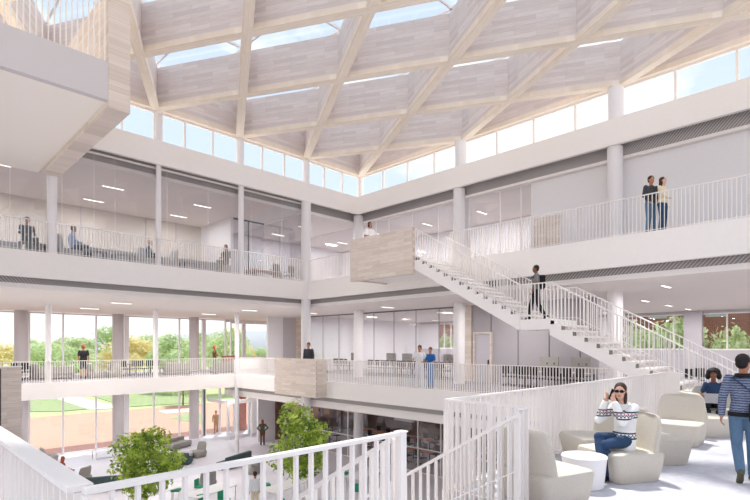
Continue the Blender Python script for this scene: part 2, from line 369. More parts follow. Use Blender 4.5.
# entrance lobby on the ground floor
facade_y(6, 38.5, [19.0, 20.4, 21.7], L1, -2.8, 'entrance doors with a person in the doorway', mw=.12)
ent = thing('entrance_portal', 'white framed entrance canopy beside the tree by the far left wall', 'portal', (19.4, 35.2, L1))
MB().box(-.15, 3.6, -.1, .1, 2.75, 3.05).build('beam', WHITE, ent)
MB().box(-.15, .02, -.1, .1, 0, 2.75).build('post', WHITE, ent); MB().box(1.9, 2.05, -.1, .1, 0, 2.75).build('post', WHITE, ent)
MB().box(-.15, 0, .1, 3.2, 2.75, 3.0).build('side_beam', WHITE, ent)
MB().box(.05, 1.88, -.01, .01, .02, 2.73).build('pane', GLASS, ent)
struct('wall_brick_lobby', MB().box(22.0, 22.9, 38.55, 39.2, L1, -.9), BRICKX, 'red brick pier by the entrance')
struct('wall_ground_left', MB().box(21.9, 26, 36.5, 36.7, L1, -2.8), WALLW)

# glass partitions
def partition(name, label, a, b, z0, z1, joints, m=GLASSD, fr=RAILM, jw=.012, head=.08):
    t = thing(name, label, 'glass wall'); dx, dy = b[0] - a[0], b[1] - a[1]; L = math.hypot(dx, dy); u = (dx / L, dy / L)
    o = MB()
    o.bar((a[0], a[1], z1 - head / 2), (b[0], b[1], z1 - head / 2), .06, head); o.bar((a[0], a[1], z0 + .02), (b[0], b[1], z0 + .02), .06, .04)
    o.build('frame', fr, t)
    js = [0] + sorted(joints) + [L]
    for p, q in zip(js, js[1:]):
        MB().bar((a[0] + u[0] * (p + .008), a[1] + u[1] * (p + .008), (z0 + z1) / 2), (a[0] + u[0] * (q - .008), a[1] + u[1] * (q - .008), (z0 + z1) / 2), .012, z1 - z0 - .1).build('glass_pane', m, t)
    for p in js[1:-1]:
        x, y = a[0] + u[0] * p, a[1] + u[1] * p; MB().box(x - jw / 2, x + jw / 2, y - jw / 2, y + jw / 2, z0 + .04, z1 - head).build('mullion', fr, t)
    return t
gy = YL + .25
partition('glass_wall', 'tall clear glass wall in front of the upper lounge, left side', (-3, gy), (17.42, gy), L3, 8.06,
          [XonY(px, gy) + 3 for px in (10, 62, 94, 115, 167, 208, 251, 282)])
partition('glass_wall', 'glass side wall of the upper meeting room at the corner', (17.42, 31), (17.42, gy), L3, 7.64, [1.5, 3.6, 5.7])
partition('glass_wall', 'glass meeting room front inside the upper level', (15.3, 27.2), (17.4, 27.2), L3, 7.64, [1.0], fr=DARK, jw=.05)
Y0 = YonX(456, 22); partition('glass_wall', 'glazed room front behind the man at the timber landing', (22.02, 30.9), (22.02, Y0), L3, 7.7, [30.9 - YonX(p, 22) for p in (376, 389, 412, 438)], jw=.05)
partition('glass_wall', 'glazed room front between the middle column and the timber door', (22.02, YonX(469, 22)), (22.02, YonX(531, 22)), L3, 7.7, [YonX(469, 22) - YonX(p, 22) for p in (500, 521)], jw=.05)
partition('glass_wall', 'glass wall of the equipment room on the middle level', (23.3, 31), (23.3, YonX(458, 23.3)), EYE2, 2.22, [31 - YonX(p, 23.3) for p in (323, 339, 374, 394, 416, 439)], fr=SOCK, jw=.03)
partition('glass_wall', 'glass wall of the dim ground floor classroom', (22.1, 32), (22.1, 5), L1, -3.02, [32 - YonX(p, 22.1) for p in (348, 418, 441, 470, 520)], fr=RAILM, jw=.07)
trim(MB().box(22.06, 22.14, 5, 32, -5.85, -5.8), RAILM, 'thin rail across the classroom glass')
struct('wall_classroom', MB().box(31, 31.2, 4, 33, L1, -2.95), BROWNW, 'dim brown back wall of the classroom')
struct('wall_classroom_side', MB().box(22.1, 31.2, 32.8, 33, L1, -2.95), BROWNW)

# ------------------------------------------------------------------ columns
def column(px, line, val, z0, z1, r, label, cm=None):
    X, Y = (XonY(px, val), val) if line == 'Y' else (val, YonX(px, val))
    o = thing('round_column', label, 'column', (X, Y, z0))
    autosmooth(MB().lathe([(r, 0), (r, z1 - z0)], 32).build('shaft', cm or COLM, o))
    autosmooth(MB().lathe([(r + .015, 0), (r + .015, .05)], 32).build('base_ring', WHITE, o))
    return o
yc = YL + .05
for px, lab in ((52, 'slim white column under the timber-edged balcony'), (158.5, 'slim white column in the upper glass wall, left of the seated woman'),
                (241, 'slim white column in the upper glass wall, left of the meeting room')):
    column(px, 'Y', YL + .02, L3 + .03, 8.09, {52: .17, 158.5: .115, 241: .14}[px], lab)
column(306, 'Y', YL, L1, 8.09, .27, 'tall white corner column rising behind the small timber box')
for px, lab in ((48.3, 'slim post on the middle gallery edge, below the timber-edged balcony'), (155.7, 'slim post at the middle of the left gallery edge'),):
    column(px, 'Y', Y2 + .12, EYE2, 2.22, .14, lab)
column(237, 'Y', Y2 - .3, L1, 2.22, .15, 'slim white post standing from ground floor to upper slab')
for px, a, b in ((21, 'leftmost', 'left'), (118, 'second', 'middle'), (194, 'third', 'right')):
    column(px, 'Y', 37.7, EYE2, 2.22, .36, 'thick round column by the middle gallery windows, %s from the left' % a, BACKLITC)
    column(px, 'Y', 37.7, L1, EYE2 - .84, .36, 'thick round ground floor column by the plaza windows, %s from the left' % a, BACKLITC)
for px, lab in ((358.5, 'left of the couple in medical clothes'), (459.3, 'in the middle, behind the long stair'), (615, 'behind the lower flight of the long stair')):
    column(px, 'X', 21.5, EYE2, 2.22, .3, 'round white column on the middle level, ' + lab)
    column(px, 'X', 21.5, L3, 8.09, .3, 'round white column on the upper level, ' + {'left': 'behind the timber landing', 'in t': 'at the head of the long stair', 'behi': 'left of the standing couple'}[lab[:4]])
    column(px, 'X', 21.5, L1, EYE2 - .84, .3, 'round white ground floor column, ' + {'left': 'by the classroom glass', 'in t': 'hidden deep behind the railings', 'behi': 'far right under the lounge'}[lab[:4]])
# short clerestory columns
for k, px in enumerate((158, 240, 306, 360.5)):
    column(px, 'Y', YL - .02 + .15, L4, 10.5, .2, 'short white clerestory column on the left wall, %s from the left' % ('first', 'second', 'third', 'corner one, fourth')[k])
for k, px in enumerate((461, 616)):
    column(px, 'X', 21.5, L4, 10.5, .3, 'short white clerestory column on the right wall, %s' % ('nearer the corner', 'above the standing couple')[k])

# ------------------------------------------------------------------ clerestory
def clerestory(n, axis, fixed, ticks, z0, z1, label):
    w = bpy.data.objects.new('window_%d' % n, None); C.objects.link(w); w['kind'] = 'structure'; w['label'] = label
    a, b = ticks[0], ticks[-1]
    def bx(m, p, q, d, u, v):
        return m.box(p, q, fixed - d, fixed + d, u, v) if axis == 'x' else m.box(fixed - d, fixed + d, p, q, u, v)
    m = MB(); bx(m, a, b, .05, z1 - .08, z1); bx(m, a, b, .05, z0, z0 + .06)
    for t in ticks: bx(m, t - .04, t + .04, .07, z0, z1)
    m.build('window_frame', RAILM, w); g = MB(); bx(g, a, b, .008, z0 + .06, z1 - .08); g.build('pane', GLASS, w)
ZB = 10.5
clerestory(7, 'x', 22.95, [21.5 - 4.17 / 3 * i for i in range(20, -1, -1)], L4, ZB, 'clerestory window band above the left wall')
clerestory(8, 'y', 21.6, [22.8 - 7.7 / 4 * i for i in range(15, -1, -1)], L4, ZB, 'clerestory window band above the right wall')

# ------------------------------------------------------------------ timber roof
roof = thing('timber_roof_frame', 'pale timber diagonal lattice of deep roof beams over the atrium', 'roof', (21.5, 22.8, ZB))
A_, R_ = 4.17, 3.85
def beam(p, q, w=.36, web=True):
    p, q = Vector(p), Vector(q); d = q - p; L = d.length; ang = math.atan2(d.y, d.x)
    mb = MB().box(0, L, -w / 2, w / 2, 0, .2).build('beam', WOODB, roof, bevel=.01, seg=1)
    mb.location = (p.x - 21.5, p.y - 22.8, random.uniform(-.002, .002)); mb.rotation_euler = (0, 0, ang)
    if web: MB().box(.05, L - .05, -.09, .09, .2, 1.8).build('web_panel', WOODW, mb)
def inside(p): return p[0] <= 21.51 and p[1] <= 22.81
rows = {}
for j in range(0, 8):
    Y = 22.8 - R_ * j
    for i in range(-1, 9):
        X = 21.5 - A_ * i - (A_ / 2 if j % 2 else 0)
        rows[(j, i)] = (X, Y)
for j in range(0, 7):
    for i in range(-1, 9):
        p = rows[(j, i)]
        for sgn in (1, -1):
            q = (p[0] + sgn * A_ / 2, p[1] - R_)
            a, b = p, q
            if min(a[0], b[0]) < -9: continue
            if a[0] > 21.51 and b[0] > 21.51: continue
            beam(a, b) if a[0] <= 21.6 and b[0] <= 21.6 else None
for i in range(0, 7): beam((21.5 - A_ * (i + 1), 22.8), (21.5 - A_ * i, 22.8), .3)
for j in range(0, 4): beam((21.5, 22.8 - 2 * R_ * (j + 1)), (21.5, 22.8 - 2 * R_ * j), .3)
# skylight glazing on top of the lattice
sk = struct('window_9', MB().box(-8, 21.6, -5, 23, ZB + 1.95, ZB + 1.98), GLASSR, 'roof glazing over the timber lattice')
m = MB()
for k in range(15): m.box(21.5 - 2.085 * k - .04, 21.5 - 2.085 * k + .04, -5, 23, ZB + 1.98, ZB + 2.06)
for k in range(8): m.box(-8, 21.6, 22.8 - R_ * k - .04, 22.8 - R_ * k + .04, ZB + 1.98, ZB + 2.07)
m.build('window_frame', RAILM, sk)

# ------------------------------------------------------------------ railings
railing('white baluster railing along the upper glass wall, left side', (-2, YL - .09), (XR - .1, YL - .09), L3 + .03, dd=.05, w=.02)
railing('white baluster railing of the upper gallery between corner and timber landing', (XR - .09, YL - .2), (XR - .09, 16.95), L3 + .03)
railing('long white baluster railing of the upper gallery in front of the standing couple', (XR - .09, 12.9), (XR - .09, 1.5), L3 + .03, w=.014)
railing('white baluster railing along the left middle gallery', (1, Y2 - .09), (XR - .1, Y2 - .09), EYE2 + .03, h=1.1)
railing('white railing on the middle level between the far corner and the small timber box', (XR - .09, Y2 - .2), (XR - .09, 24.95), EYE2 + .03, h=1.15)
railing('long white railing on the middle level in front of the couple in medical clothes', (XR - .09, 20.95), (XR - .09, 4.4), EYE2 + .03, h=1.15)
zr = 1.216
railing('white fin balustrade behind the lounge chairs, running to the stair', (5.38, 4.06), (15.1, 4.06), EYE2, h=zr, sp=.13, w=.02, dd=.055, drop=.3)
railing('short white balustrade turning beside the lower stair', (5.38, 4.0), (5.38, 2.95), EYE2, h=zr, sp=.13, w=.02, dd=.05, drop=.3)
railing('very short end piece of white balustrade at the lower stair head', (5.15, 2.9), (5.38, 2.9), EYE2, h=zr, sp=.115, w=.02, dd=.05)
railing('nearest white balustrade crossing the bottom of the view', (.745, 2.77), (3.04, 2.77), EYE2, h=zr, sp=.1275, w=.021, dd=.035, hand=.055)
railing('solid looking white balustrade at the lower left', (.745, 2.85), (.745, 21), EYE2, h=zr, sp=.13, w=.022, dd=.05, hand=.12)
struct('wall_stair_upstand', MB().box(15.08, 15.16, 3.74, 4.1, EYE2, EYE2 + zr + .02), WHITE, 'short white panel at the foot of the long stair')
np_ = thing('newel_post', 'thick white post ending the nearest balustrade', 'post', (3.07, 2.77, EYE2)); MB().box(-.035, .035, -.03, .03, 0, zr + .01).build('shaft', RAILM, np_)
MB().box(-.045, .045, -.04, .04, zr + .01, zr + .02).build('cap', RAILM, np_)

# ------------------------------------------------------------------ stairs
def stair_flight(st, x0, x1, ya, za, yb, zb, n, sgn, treads=True):
    """n risers from (ya, za) to (yb, zb); run along y"""
    rise = (za - zb) / n; run = (yb - ya) / (n - 1) if n > 1 else 0
    me = None
    for k in range(1, n):
        y0 = ya + run * (k - 1); z = za - rise * k
        MB().box(x0 + .05, x1 - .05, min(y0, y0 + run) - .02, max(y0, y0 + run) + .02, z - .06, z).build('tread', WHITE, st)
        MB().box(x0 + .04, x0 + .3, y0 - .0, y0 + .03, z, z + rise - .055).build('bracket', SOCK, st)
def stringer(st, x, pts_top, depth, th=.07):
    # pts_top: list of (y, z) along the nosing line; parallel band
    lo = [(y, z - d) for (y, z), d in zip(pts_top, depth)]
    o = MB().prism(pts_top + lo[::-1], x - th / 2, x + th / 2); return o.build('stringer', WHITE, st)
def stair_rail(st, x, line, h, sp=.12, w=.016, dd=.04, low=.12):
    r = MB(); r2 = MB()
    for (y0, z0), (y1, z1) in zip(line, line[1:]):
        r.bar((x, y0, z0 + h), (x, y1, z1 + h), .05, .035); r.bar((x, y0, z0 + low), (x, y1, z1 + low), .03, .015)
    o = r.build('railing', RAILM, st)
    me = MB().box(-dd / 2, dd / 2, -w / 2, w / 2, 0, h - .01).mesh('baluster', RAILM)
    for (y0, z0), (y1, z1) in zip(line, line[1:]):
        n = max(1, int(abs(y1 - y0) / sp))
        for k in range(n):
            f = k / n; part_inst('baluster', me, o, (x, y0 + (y1 - y0) * f, z0 + (z1 - z0) * f))
    return o
XS0, XS1 = 15.2, 17.2
YA, YB, YC, YD, ZL = 12.97, 8.42, 7.38, 2.34, .87
st = thing('staircase', 'long white open stair descending from the upper timber landing to the lounge', 'staircase', (0, 0, 0))
stair_flight(st, XS0, XS1, YA, L3, YB, ZL, 14, 1)
MB().box(XS0, XS1, YC, YB + .02, ZL - .34, ZL).build('landing', WHITE, st)
stair_flight(st, XS0, XS1, YC, ZL, YD, EYE2, 15, 1)
s1 = (L3 - ZL) / (YA - YB); s2 = (ZL - EYE2) / (YC - YD)
for x in (XS0 + .0, XS1):
    # saw-tooth stringer
    for (ya, za, yb, zb, n) in ((YA, L3, YB, ZL, 14), (YC, ZL, YD, EYE2, 15)):
        rise = (za - zb) / n; run = (yb - ya) / (n - 1); prof = []
        for k in range(n - 1):
            prof += [(ya + run * k, za - rise * (k + 1)), (ya + run * (k + 1), za - rise * (k + 1))]
        dep = .36
        prof += [(yb, zb - (dep if zb > 0 else .0))]
        prof += [(ya, za - rise - dep)] if zb > 0 else [(yb + .55, zb), (ya, za - rise * .9 - dep * .98)]
        MB().prism(prof, x - .03, x + .03).build('stringer', WHITE, st)
line = [(YA, L3 - .1), (YB, ZL), (YC, ZL), (YD, EYE2 + .02)]
stair_rail(st, XS0 + .02, line, 1.15); stair_rail(st, XS1 - .02, line, 1.15)
# timber landing box
tl = thing('timber_landing', 'timber-clad landing box at the head of the long stair', 'landing', (XS0, YA, L3))
MB().box(-.15, 0, 0, 16.6 - YA, 2.84 - L3, 4.68 - L3).build('cladding', WOODY, tl)
MB().box(0, XR - XS0 - e, 16.48 - YA, 16.6 - YA, 2.9 - L3, 4.68 - L3).build('end_cladding', WOODX, tl)
MB().box(0, XR - XS0 - e, 0, 16.48 - YA, -.6, 0).build('slab', WHITE, tl)
# small timber box on the middle level
tb = thing('timber_box', 'small timber-clad balcony box beside the corner column on the middle level', 'balcony', (16.6, 21.0, EYE2))
MB().box(0, .08, 0, 3.85, -.82, 1.24).build('cladding', WOODY, tb)
MB().box(.08, .72, 0, .1, -.82, 1.24).build('end_cladding', WOODX, tb)
MB().box(.08, .72, 3.75, 3.85, -.82, 1.24).build('far_end_cladding', WOODX, tb)
MB().box(.08, .72, .1, 3.75, -.7, .03).build('slab', WHITE, tb)
# timber pier at the left edge
tp = thing('timber_pier', 'pale timber pier with a dark slot at the left edge', 'pier', (0, 22.9, L1))
XP = XonY(21.5, 22.9)
MB().box(XP - .62, XP, 0, .3, 0, 6.4).box(XP - 1.5, XP - .85, 0, .3, 0, 6.4).build('cladding', WOODX, tp)
MB().box(XP - .85, XP - .62, .08, .25, 0, 6.35).build('slot', SLOT, tp)
MB().box(XP - 1.52, XP + .02, -.02, .32, 6.4, 6.44).build('cap', WHITE, tp)
# lower stair in the foreground
ls = thing('staircase', 'lower stair going down to the ground floor behind the nearest balustrade', 'staircase', (0, 0, 0))
stair_flight(ls, 3.1, 5.1, 3.0, EYE2, 3.0 + .3 * 16, EYE2 - .17 * 17, 17, 1)
yb_ = 3.0 + .3 * 16; zb_ = EYE2 - .17 * 17
MB().box(3.1, 5.1, yb_, yb_ + 1.2, zb_ - .3, zb_).build('landing', WHITE, ls)
stair_flight(ls, 3.1, 5.1, yb_ + 1.2, zb_, yb_ + 1.2 + .3 * 13, L1, 14, 1)
for x in (3.07, 5.13):
    MB().prism([(2.8, EYE2), (3.0, EYE2), (yb_, zb_ + .02), (yb_ + 1.2, zb_ + .02), (yb_ + 5.1, L1 + .02), (yb_ + 4.6, L1 + .01), (yb_ + 1.1, zb_ - .35), (yb_, zb_ - .35), (3.0, EYE2 - .35), (2.8, EYE2 - .35)], x - .03, x + .03).build('stringer', WHITE, ls)
lline = [(2.85, EYE2), (yb_, zb_), (yb_ + 1.2, zb_), (yb_ + 5.1, L1)]
stair_rail(ls, 3.07, lline, zr - .05, sp=.13, w=.022, dd=.04, low=.55)
stair_rail(ls, 5.13, lline, zr - .05, sp=.13, w=.022, dd=.04, low=.55)

# ------------------------------------------------------------------ balcony top left
bal = thing('balcony', 'overhead white balcony with timber edge at the top left', 'balcony', (4.52, 14.63, 6.6))
MB().box(-12, 0, 0, .2, 0, 1.02).build('fascia', mat('pale_grey_fascia', (212, 206, 206), .6), bal)
MB().box(-12, 0, .2, 8.0, 0, .9).build('soffit', mat('warm_white_soffit', (252, 245, 236), .7), bal)
MB().box(0, .55, -.02, 7.4, -.2, 3.1).build('timber_edge', WOODY, bal)
rl = MB().bar((-12, .1, 2.75), (0, .1, 2.75), .05, .03).build('railing', RAILM, bal)
me = MB().box(-.012, .012, -.025, .025, 0, 1.73).mesh('baluster', RAILM)
for k in range(60): part_inst('baluster', me, rl, (-.06 - .13 * k, .1, 1.02))

# ------------------------------------------------------------------ outside
struct('ground', MB().box(-250, 330, 39, 420, L1 - .5, L1 - .1), GROUND, 'field beyond the plaza')
struct('ground', MB().box(37.2, 330, -120, 39, L1 - .5, L1 - .1), GROUND, 'ground outside the far right facade')
struct('ground', MB().box(-30, 60, 38.62, 41.3, L1 - .4, L1 - .02), BRICKP, 'dark red brick paving strip along the windows')
def gpoly(name, pts, z0, z1, m, label):
    mb = MB(); mb.rings([[Vector((x, y, z)) for x, y in pts] for z in (z0, z1)]); return struct(name, mb, m, label)
gpoly('ground', [(-40, 41.3), (60, 41.3), (60, 52), (38, 60), (-40, 62)], L1 - .4, L1 - .04, PLAZA, 'pale pink plaza beyond the brick strip')
def gp(*pp): return [G(x, y, L1) for x, y in pp]
gpoly('ground', gp((51, 397), (76, 396.5), (122, 407.5), (90, 409.5)), L1 - .3, L1 + .0, PATH, 'white path crossing the lawn')
gpoly('ground', gp((158, 411), (190, 408.5), (196, 411), (166, 413.5)), L1 - .3, L1 + .0, PATH, 'short white path beside the lawn')
gpoly('ground', gp((10, 411.5), (60, 410.8), (88, 408.5), (50, 397.5), (10, 398)), L1 - .3, L1 - .02, LAWN, 'lawn left of the white path')
gpoly('ground', gp((127, 406.5), (200, 402), (196, 393), (90, 395)), L1 - .3, L1 - .02, LAWN, 'lawn right of the white path')
gpoly('ground', gp((170, 418), (203, 424), (203, 413), (190, 412)), L1 - .3, L1 - .02, LAWN, 'small lawn near the entrance')
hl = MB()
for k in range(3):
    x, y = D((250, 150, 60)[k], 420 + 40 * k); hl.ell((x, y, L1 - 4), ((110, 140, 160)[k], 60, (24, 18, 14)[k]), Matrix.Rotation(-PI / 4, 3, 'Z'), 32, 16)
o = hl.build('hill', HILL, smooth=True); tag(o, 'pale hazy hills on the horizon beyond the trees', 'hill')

# ------------------------------------------------------------------ trees
def foliage(n, rad, leaf, seed, clumps=10, hang=0.0):
    rnd = random.Random(seed); mb = MB(); bm = mb.bm
    cs = []
    for k in range(clumps):
        a = rnd.uniform(0, 2 * PI); u = rnd.uniform(-.8, 1); q = math.sqrt(max(0, 1 - u * u)) * rnd.uniform(.4, .72)
        cs.append((Vector((math.cos(a) * q * rad[0], math.sin(a) * q * rad[1], u * .62 * rad[2])), rnd.uniform(.3, .48)))
    cs.append((Vector((0, 0, 0)), .6))
    for i in range(n):
        c, s = rnd.choice(cs); v = Vector((rnd.gauss(0, 1), rnd.gauss(0, 1), rnd.gauss(0, 1))).normalized() * (rnd.uniform(.35, 1) ** .5)
        p = c + Vector((v.x * rad[0] * s, v.y * rad[1] * s, v.z * rad[2] * s * .9))
        nrm = (v + Vector((rnd.gauss(0, .5), rnd.gauss(0, .5), rnd.gauss(.4, .5)))).normalized()
        t = nrm.orthogonal().normalized(); t.rotate(Matrix.Rotation(rnd.uniform(0, 6.28), 3, nrm)); b = nrm.cross(t)
        L = leaf * rnd.uniform(.7, 1.3); W = L * .55
        q = [p - t * L * .5, p - b * W * .5 + nrm * L * .06, p + t * L * .5, p + b * W * .5 + nrm * L * .06]
        bm.faces.new([bm.verts.new(x) for x in q])
    return bm
def leafmesh(name, m, **k):
    bm = foliage(**k); me = bpy.data.meshes.new(name); bm.to_mesh(me); bm.free(); me.materials.append(m); return me
def trunk_mb(h, r, spread, seed, nb=6):
    rnd = random.Random(seed); m = MB(); m.tube([(0, 0, 0), (.03, .02, h * .5), (0, 0, h)], [r, r * .8, r * .6], 10)
    for k in range(nb):
        a = 2 * PI * k / nb + rnd.uniform(-.3, .3); z0 = h * rnd.uniform(.7, 1)
        m.tube([(0, 0, z0), (math.cos(a) * spread * .4, math.sin(a) * spread * .4, z0 + spread * .5), (math.cos(a) * spread, math.sin(a) * spread, z0 + spread * 1.2)], [r * .45, r * .3, r * .12], 7)
    return m
def itree(loc, label, R, H, zc, seed, n):
    t = thing('indoor_tree', label, 'tree', loc)
    trunk_mb(zc - R[2] * .5, .05, R[0] * .5, seed, 7).build('trunk', BARK, t)
    o = bpy.data.objects.new('foliage', leafmesh('foliage', LEAF, n=n, rad=R, leaf=.19, seed=seed, clumps=16)); link(o, t); o.location = (0, 0, zc)
    return t
# ground floor trees
x, y = D(146, 20.5); itree((x, y, L1), 'bright green indoor tree at the left, on the ground floor', (1.65, 1.65, 1.6), 5, 2.45, 3, 3300)
x, y = D(298, 21.5); itree((x, y, L1), 'bright green indoor tree right of centre, beside the white tables', (1.5, 1.5, 1.95), 5, 3.0, 5, 3300)
VAR = {}
def otree(px, d, w, htop, kind, label, bush=0, zg=L1):
    x, y = D(px, d); t = thing('bush' if bush else 'tree', label, 'bush' if bush else 'tree', (x, y, zg - .1)); H = htop
    m = {'g': LEAFG, 'y': LEAFY, 'p': LEAFP}[kind]; key = kind + str(random.randint(0, 2))
    if key not in VAR: VAR[key] = leafmesh('foliage', m, n=2000, rad=(1, 1, 1), leaf=.13, seed=len(VAR) + 11, clumps=14)
    o = bpy.data.objects.new('foliage', VAR[key]); link(o, t)
    rz = H * (.5 if bush else .42); o.scale = (w / 2 * (1.5 if bush else 1.1), w / 2 * (1.5 if bush else 1.1), rz * 1.1); o.location = (0, 0, H - rz); o.rotation_euler = (0, 0, random.uniform(0, 6))
    trunk_mb(H * .55, .02 * H, w * .22, 3, 5).build('trunk', BARK, t)
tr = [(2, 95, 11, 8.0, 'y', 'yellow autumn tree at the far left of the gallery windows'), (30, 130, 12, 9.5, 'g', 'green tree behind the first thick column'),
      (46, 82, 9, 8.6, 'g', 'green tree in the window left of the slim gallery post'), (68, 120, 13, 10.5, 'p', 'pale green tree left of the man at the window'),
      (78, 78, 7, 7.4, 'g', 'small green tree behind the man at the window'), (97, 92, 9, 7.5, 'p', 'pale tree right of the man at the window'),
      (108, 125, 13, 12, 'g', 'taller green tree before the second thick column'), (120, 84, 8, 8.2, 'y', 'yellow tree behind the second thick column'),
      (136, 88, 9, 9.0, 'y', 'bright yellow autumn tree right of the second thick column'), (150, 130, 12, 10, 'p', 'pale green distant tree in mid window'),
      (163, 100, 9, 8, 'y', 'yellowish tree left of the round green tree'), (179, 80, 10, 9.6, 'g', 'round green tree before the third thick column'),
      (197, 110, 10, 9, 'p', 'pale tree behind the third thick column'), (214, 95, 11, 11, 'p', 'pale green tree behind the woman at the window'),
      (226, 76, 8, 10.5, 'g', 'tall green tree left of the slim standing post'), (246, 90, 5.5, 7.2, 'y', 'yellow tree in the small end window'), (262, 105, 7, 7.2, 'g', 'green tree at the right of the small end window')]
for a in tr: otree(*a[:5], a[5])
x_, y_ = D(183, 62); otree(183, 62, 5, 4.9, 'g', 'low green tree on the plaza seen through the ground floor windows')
# hedge bushes and brick building on the right
for k, (px, d, w_, h_, kk) in enumerate([(604, 40, 2.6, 9.0, 'g'), (632, 44, 3.8, 8.8, 'g'), (655, 41, 3.4, 8.4, 'p'), (676, 40, 4.0, 9.2, 'g'), (694, 43, 3.8, 8.6, 'p'), (722, 39, 3.4, 9.0, 'g'), (738, 41, 3, 8.2, 'g'), (752, 44, 3, 8.8, 'p'), (449, 54, 2.6, 8.9, 'g'), (456, 56, 2.2, 8.6, 'g')]):
    X = 39.2 + (k % 3) * .8; Y = YonX(px, X)
    otree(px, (X + Y) / math.sqrt(2), w_, h_, kk, 'green shrub against the red brick building, %s' % ('leftmost in the right window band', 'second from the left', 'third, paler than its neighbours', 'fourth, dense', 'fifth, left of the grey pier', 'right of the grey pier', 'next to the last, far right', 'last at the right edge', 'in the small far window', 'behind the small far window frame')[k], 1)
bb = thing('brick_building', 'red brick building outside the far right windows', 'building', (45, 0, L1))
MB().box(0, 1, -10, 40, 0, 13).build('wall', BRICK, bb)
for k in range(12): MB().box(-.05, .02, -8 + 4 * k, -6.6 + 4 * k, 9.4, 11.2).build('window', SCREEN, bb)

# ------------------------------------------------------------------ furniture prototypes
def lounge_chair(label, m, w=.88, s=1.0, smooth=True):
    """faces -y locally"""
    t = thing('lounge_chair', label, 'chair')
    hw = w / 2
    # seat block: lofted rounded sections
    def sec(z, x0, x1, y0, y1, r=.09, n=5):
        pts = []
        for cx, cy, a0 in ((x1 - r, y1 - r, 0), (x0 + r, y1 - r, 90), (x0 + r, y0 + r, 180), (x1 - r, y0 + r, 270)):
            for k in range(n): a = math.radians(a0 + 90 * k / (n - 1)); pts.append(Vector((cx + r * math.cos(a), cy + r * math.sin(a), z)))
        return pts
    R = [sec(0, -hw + .06, hw - .06, -.36, .34), sec(.03, -hw + .04, hw - .04, -.385, .36), sec(.2, -hw + .015, hw - .015, -.42, .4), sec(.37, -hw, hw, -.45, .42), sec(.41, -hw + .015, hw - .015, -.435, .41), sec(.425, -hw + .05, hw - .05, -.40, .38)]
    autosmooth(MB().rings(R).build('seat', m, t))
    # back: curved shell, wrap slightly forward at the sides
    R = []; n = 9
    for z, y, hx, th in ((.06, .30, hw - .05, .12), (.3, .33, hw - .01, .13), (.5, .36, hw, .13), (.7, .40, hw - .01, .115), (.85, .435, hw - .03, .10), (.92, .455, hw - .07, .075), (.94, .46, hw - .14, .03)):
        f = [Vector((-hx + 2 * hx * k / (n - 1), y - th / 2 - .10 * abs(-1 + 2 * k / (n - 1)) ** 2.5, z)) for k in range(n)]
        b = [Vector((hx - 2 * hx * k / (n - 1), y + th / 2 - .12 * abs(-1 + 2 * k / (n - 1)) ** 2.5, z)) for k in range(n)]
        R.append(f + b)
    o = MB().rings(R).build('backrest', m, t); autosmooth(o)
    md = o.modifiers.new('sub', 'SUBSURF'); md.levels = 1; md.render_levels = 2
    t.scale = (s, s, s); return t
def office_chair(label, m=BLACK):
    t = thing('office_chair', label, 'chair')
    MB().box(-.24, .24, -.24, .22, .43, .49).build('seat', m, t, bevel=.02)
    b = MB().box(-.22, .22, .2, .24, .6, .98).build('backrest', m, t, bevel=.015)
    MB().tube([(0, .0, .1), (0, 0, .43)], .025, 8).build('pillar', DARK, t)
    MB().bar((0, .18, .45), (0, .23, .65), .06, .02).build('back_bracket', DARK, t)
    f = MB()
    for k in range(5): f.bar((0, 0, .1), (.28 * math.cos(k * 1.2566), .28 * math.sin(k * 1.2566), .05), .04, .03)
    f.build('star_base', DARK, t)
    for k in range(5): MB().ell((.28 * math.cos(k * 1.2566), .28 * math.sin(k * 1.2566), .03), (.03, .03, .03), None, 8, 6).build('castor', BLACK, t)
    for s in (-1, 1): MB().box(s * .26 - .02, s * .26 + .02, -.12, .14, .64, .67).bar((s * .26, .05, .45), (s * .26, .05, .65), .025, .025).build('armrest', m, t)
    return t
def table(name, label, w, d, h, top=TABLEW, leg=RAILM, cat='table'):
    t = thing(name, label, cat)
    MB().box(-w / 2, w / 2, -d / 2, d / 2, h - .04, h).build('table_top', top, t, bevel=.006, seg=1)
    for sx in (-1, 1):
        for sy in (-1, 1): MB().box(sx * (w / 2 - .06) - .025, sx * (w / 2 - .06) + .025, sy * (d / 2 - .06) - .025, sy * (d / 2 - .06) + .025, 0, h - .04).build('leg', leg, t)
    return t
def desk_board(label):          # workstation with an upright grey board; board faces -y
    t = table('workstation', label, 1.3, .7, .74, LGREY, DARK, 'desk')
    b = MB().box(-.45, .45, .3, .36, .76, 1.42).build('board', BOARD, t)
    for k in range(4): MB().box(-.3 + .17 * k, -.22 + .17 * k, .28, .3, .88 + .18 * (k % 2), .98 + .18 * (k % 2)).build('fitting', SOCK, b)
    MB().box(-.45, -.38, .3, .36, .72, .76).box(.38, .45, .3, .36, .72, .76).build('bracket', DARK, t)
    MB().box(-.2, .2, -.3, .12, .74, .775).build('keyboard_tray', TABLEW, t)
    return t
def sofa(label, w, m, back=.75):
    t = thing('sofa', label, 'sofa')
    MB().box(-w / 2, w / 2, -.4, .4, .08, .42).build('seat', m, t, bevel=.05, seg=3)
    MB().box(-w / 2, w / 2, .26, .44, .3, back).build('backrest', m, t, bevel=.05, seg=3)
    for sx in (-1, 1): MB().box(sx * (w / 2 - .08) - .03, sx * (w / 2 - .08) + .03, -.33, .33, 0, .09).build('foot', DARK, t)
    return t
def at(px, py, z):
    x, y = G(px, py, z); return (x, y, z)
def face(vx, vy):               # rotation so that local -y points along (vx, vy)
    return math.atan2(vx, -vy)

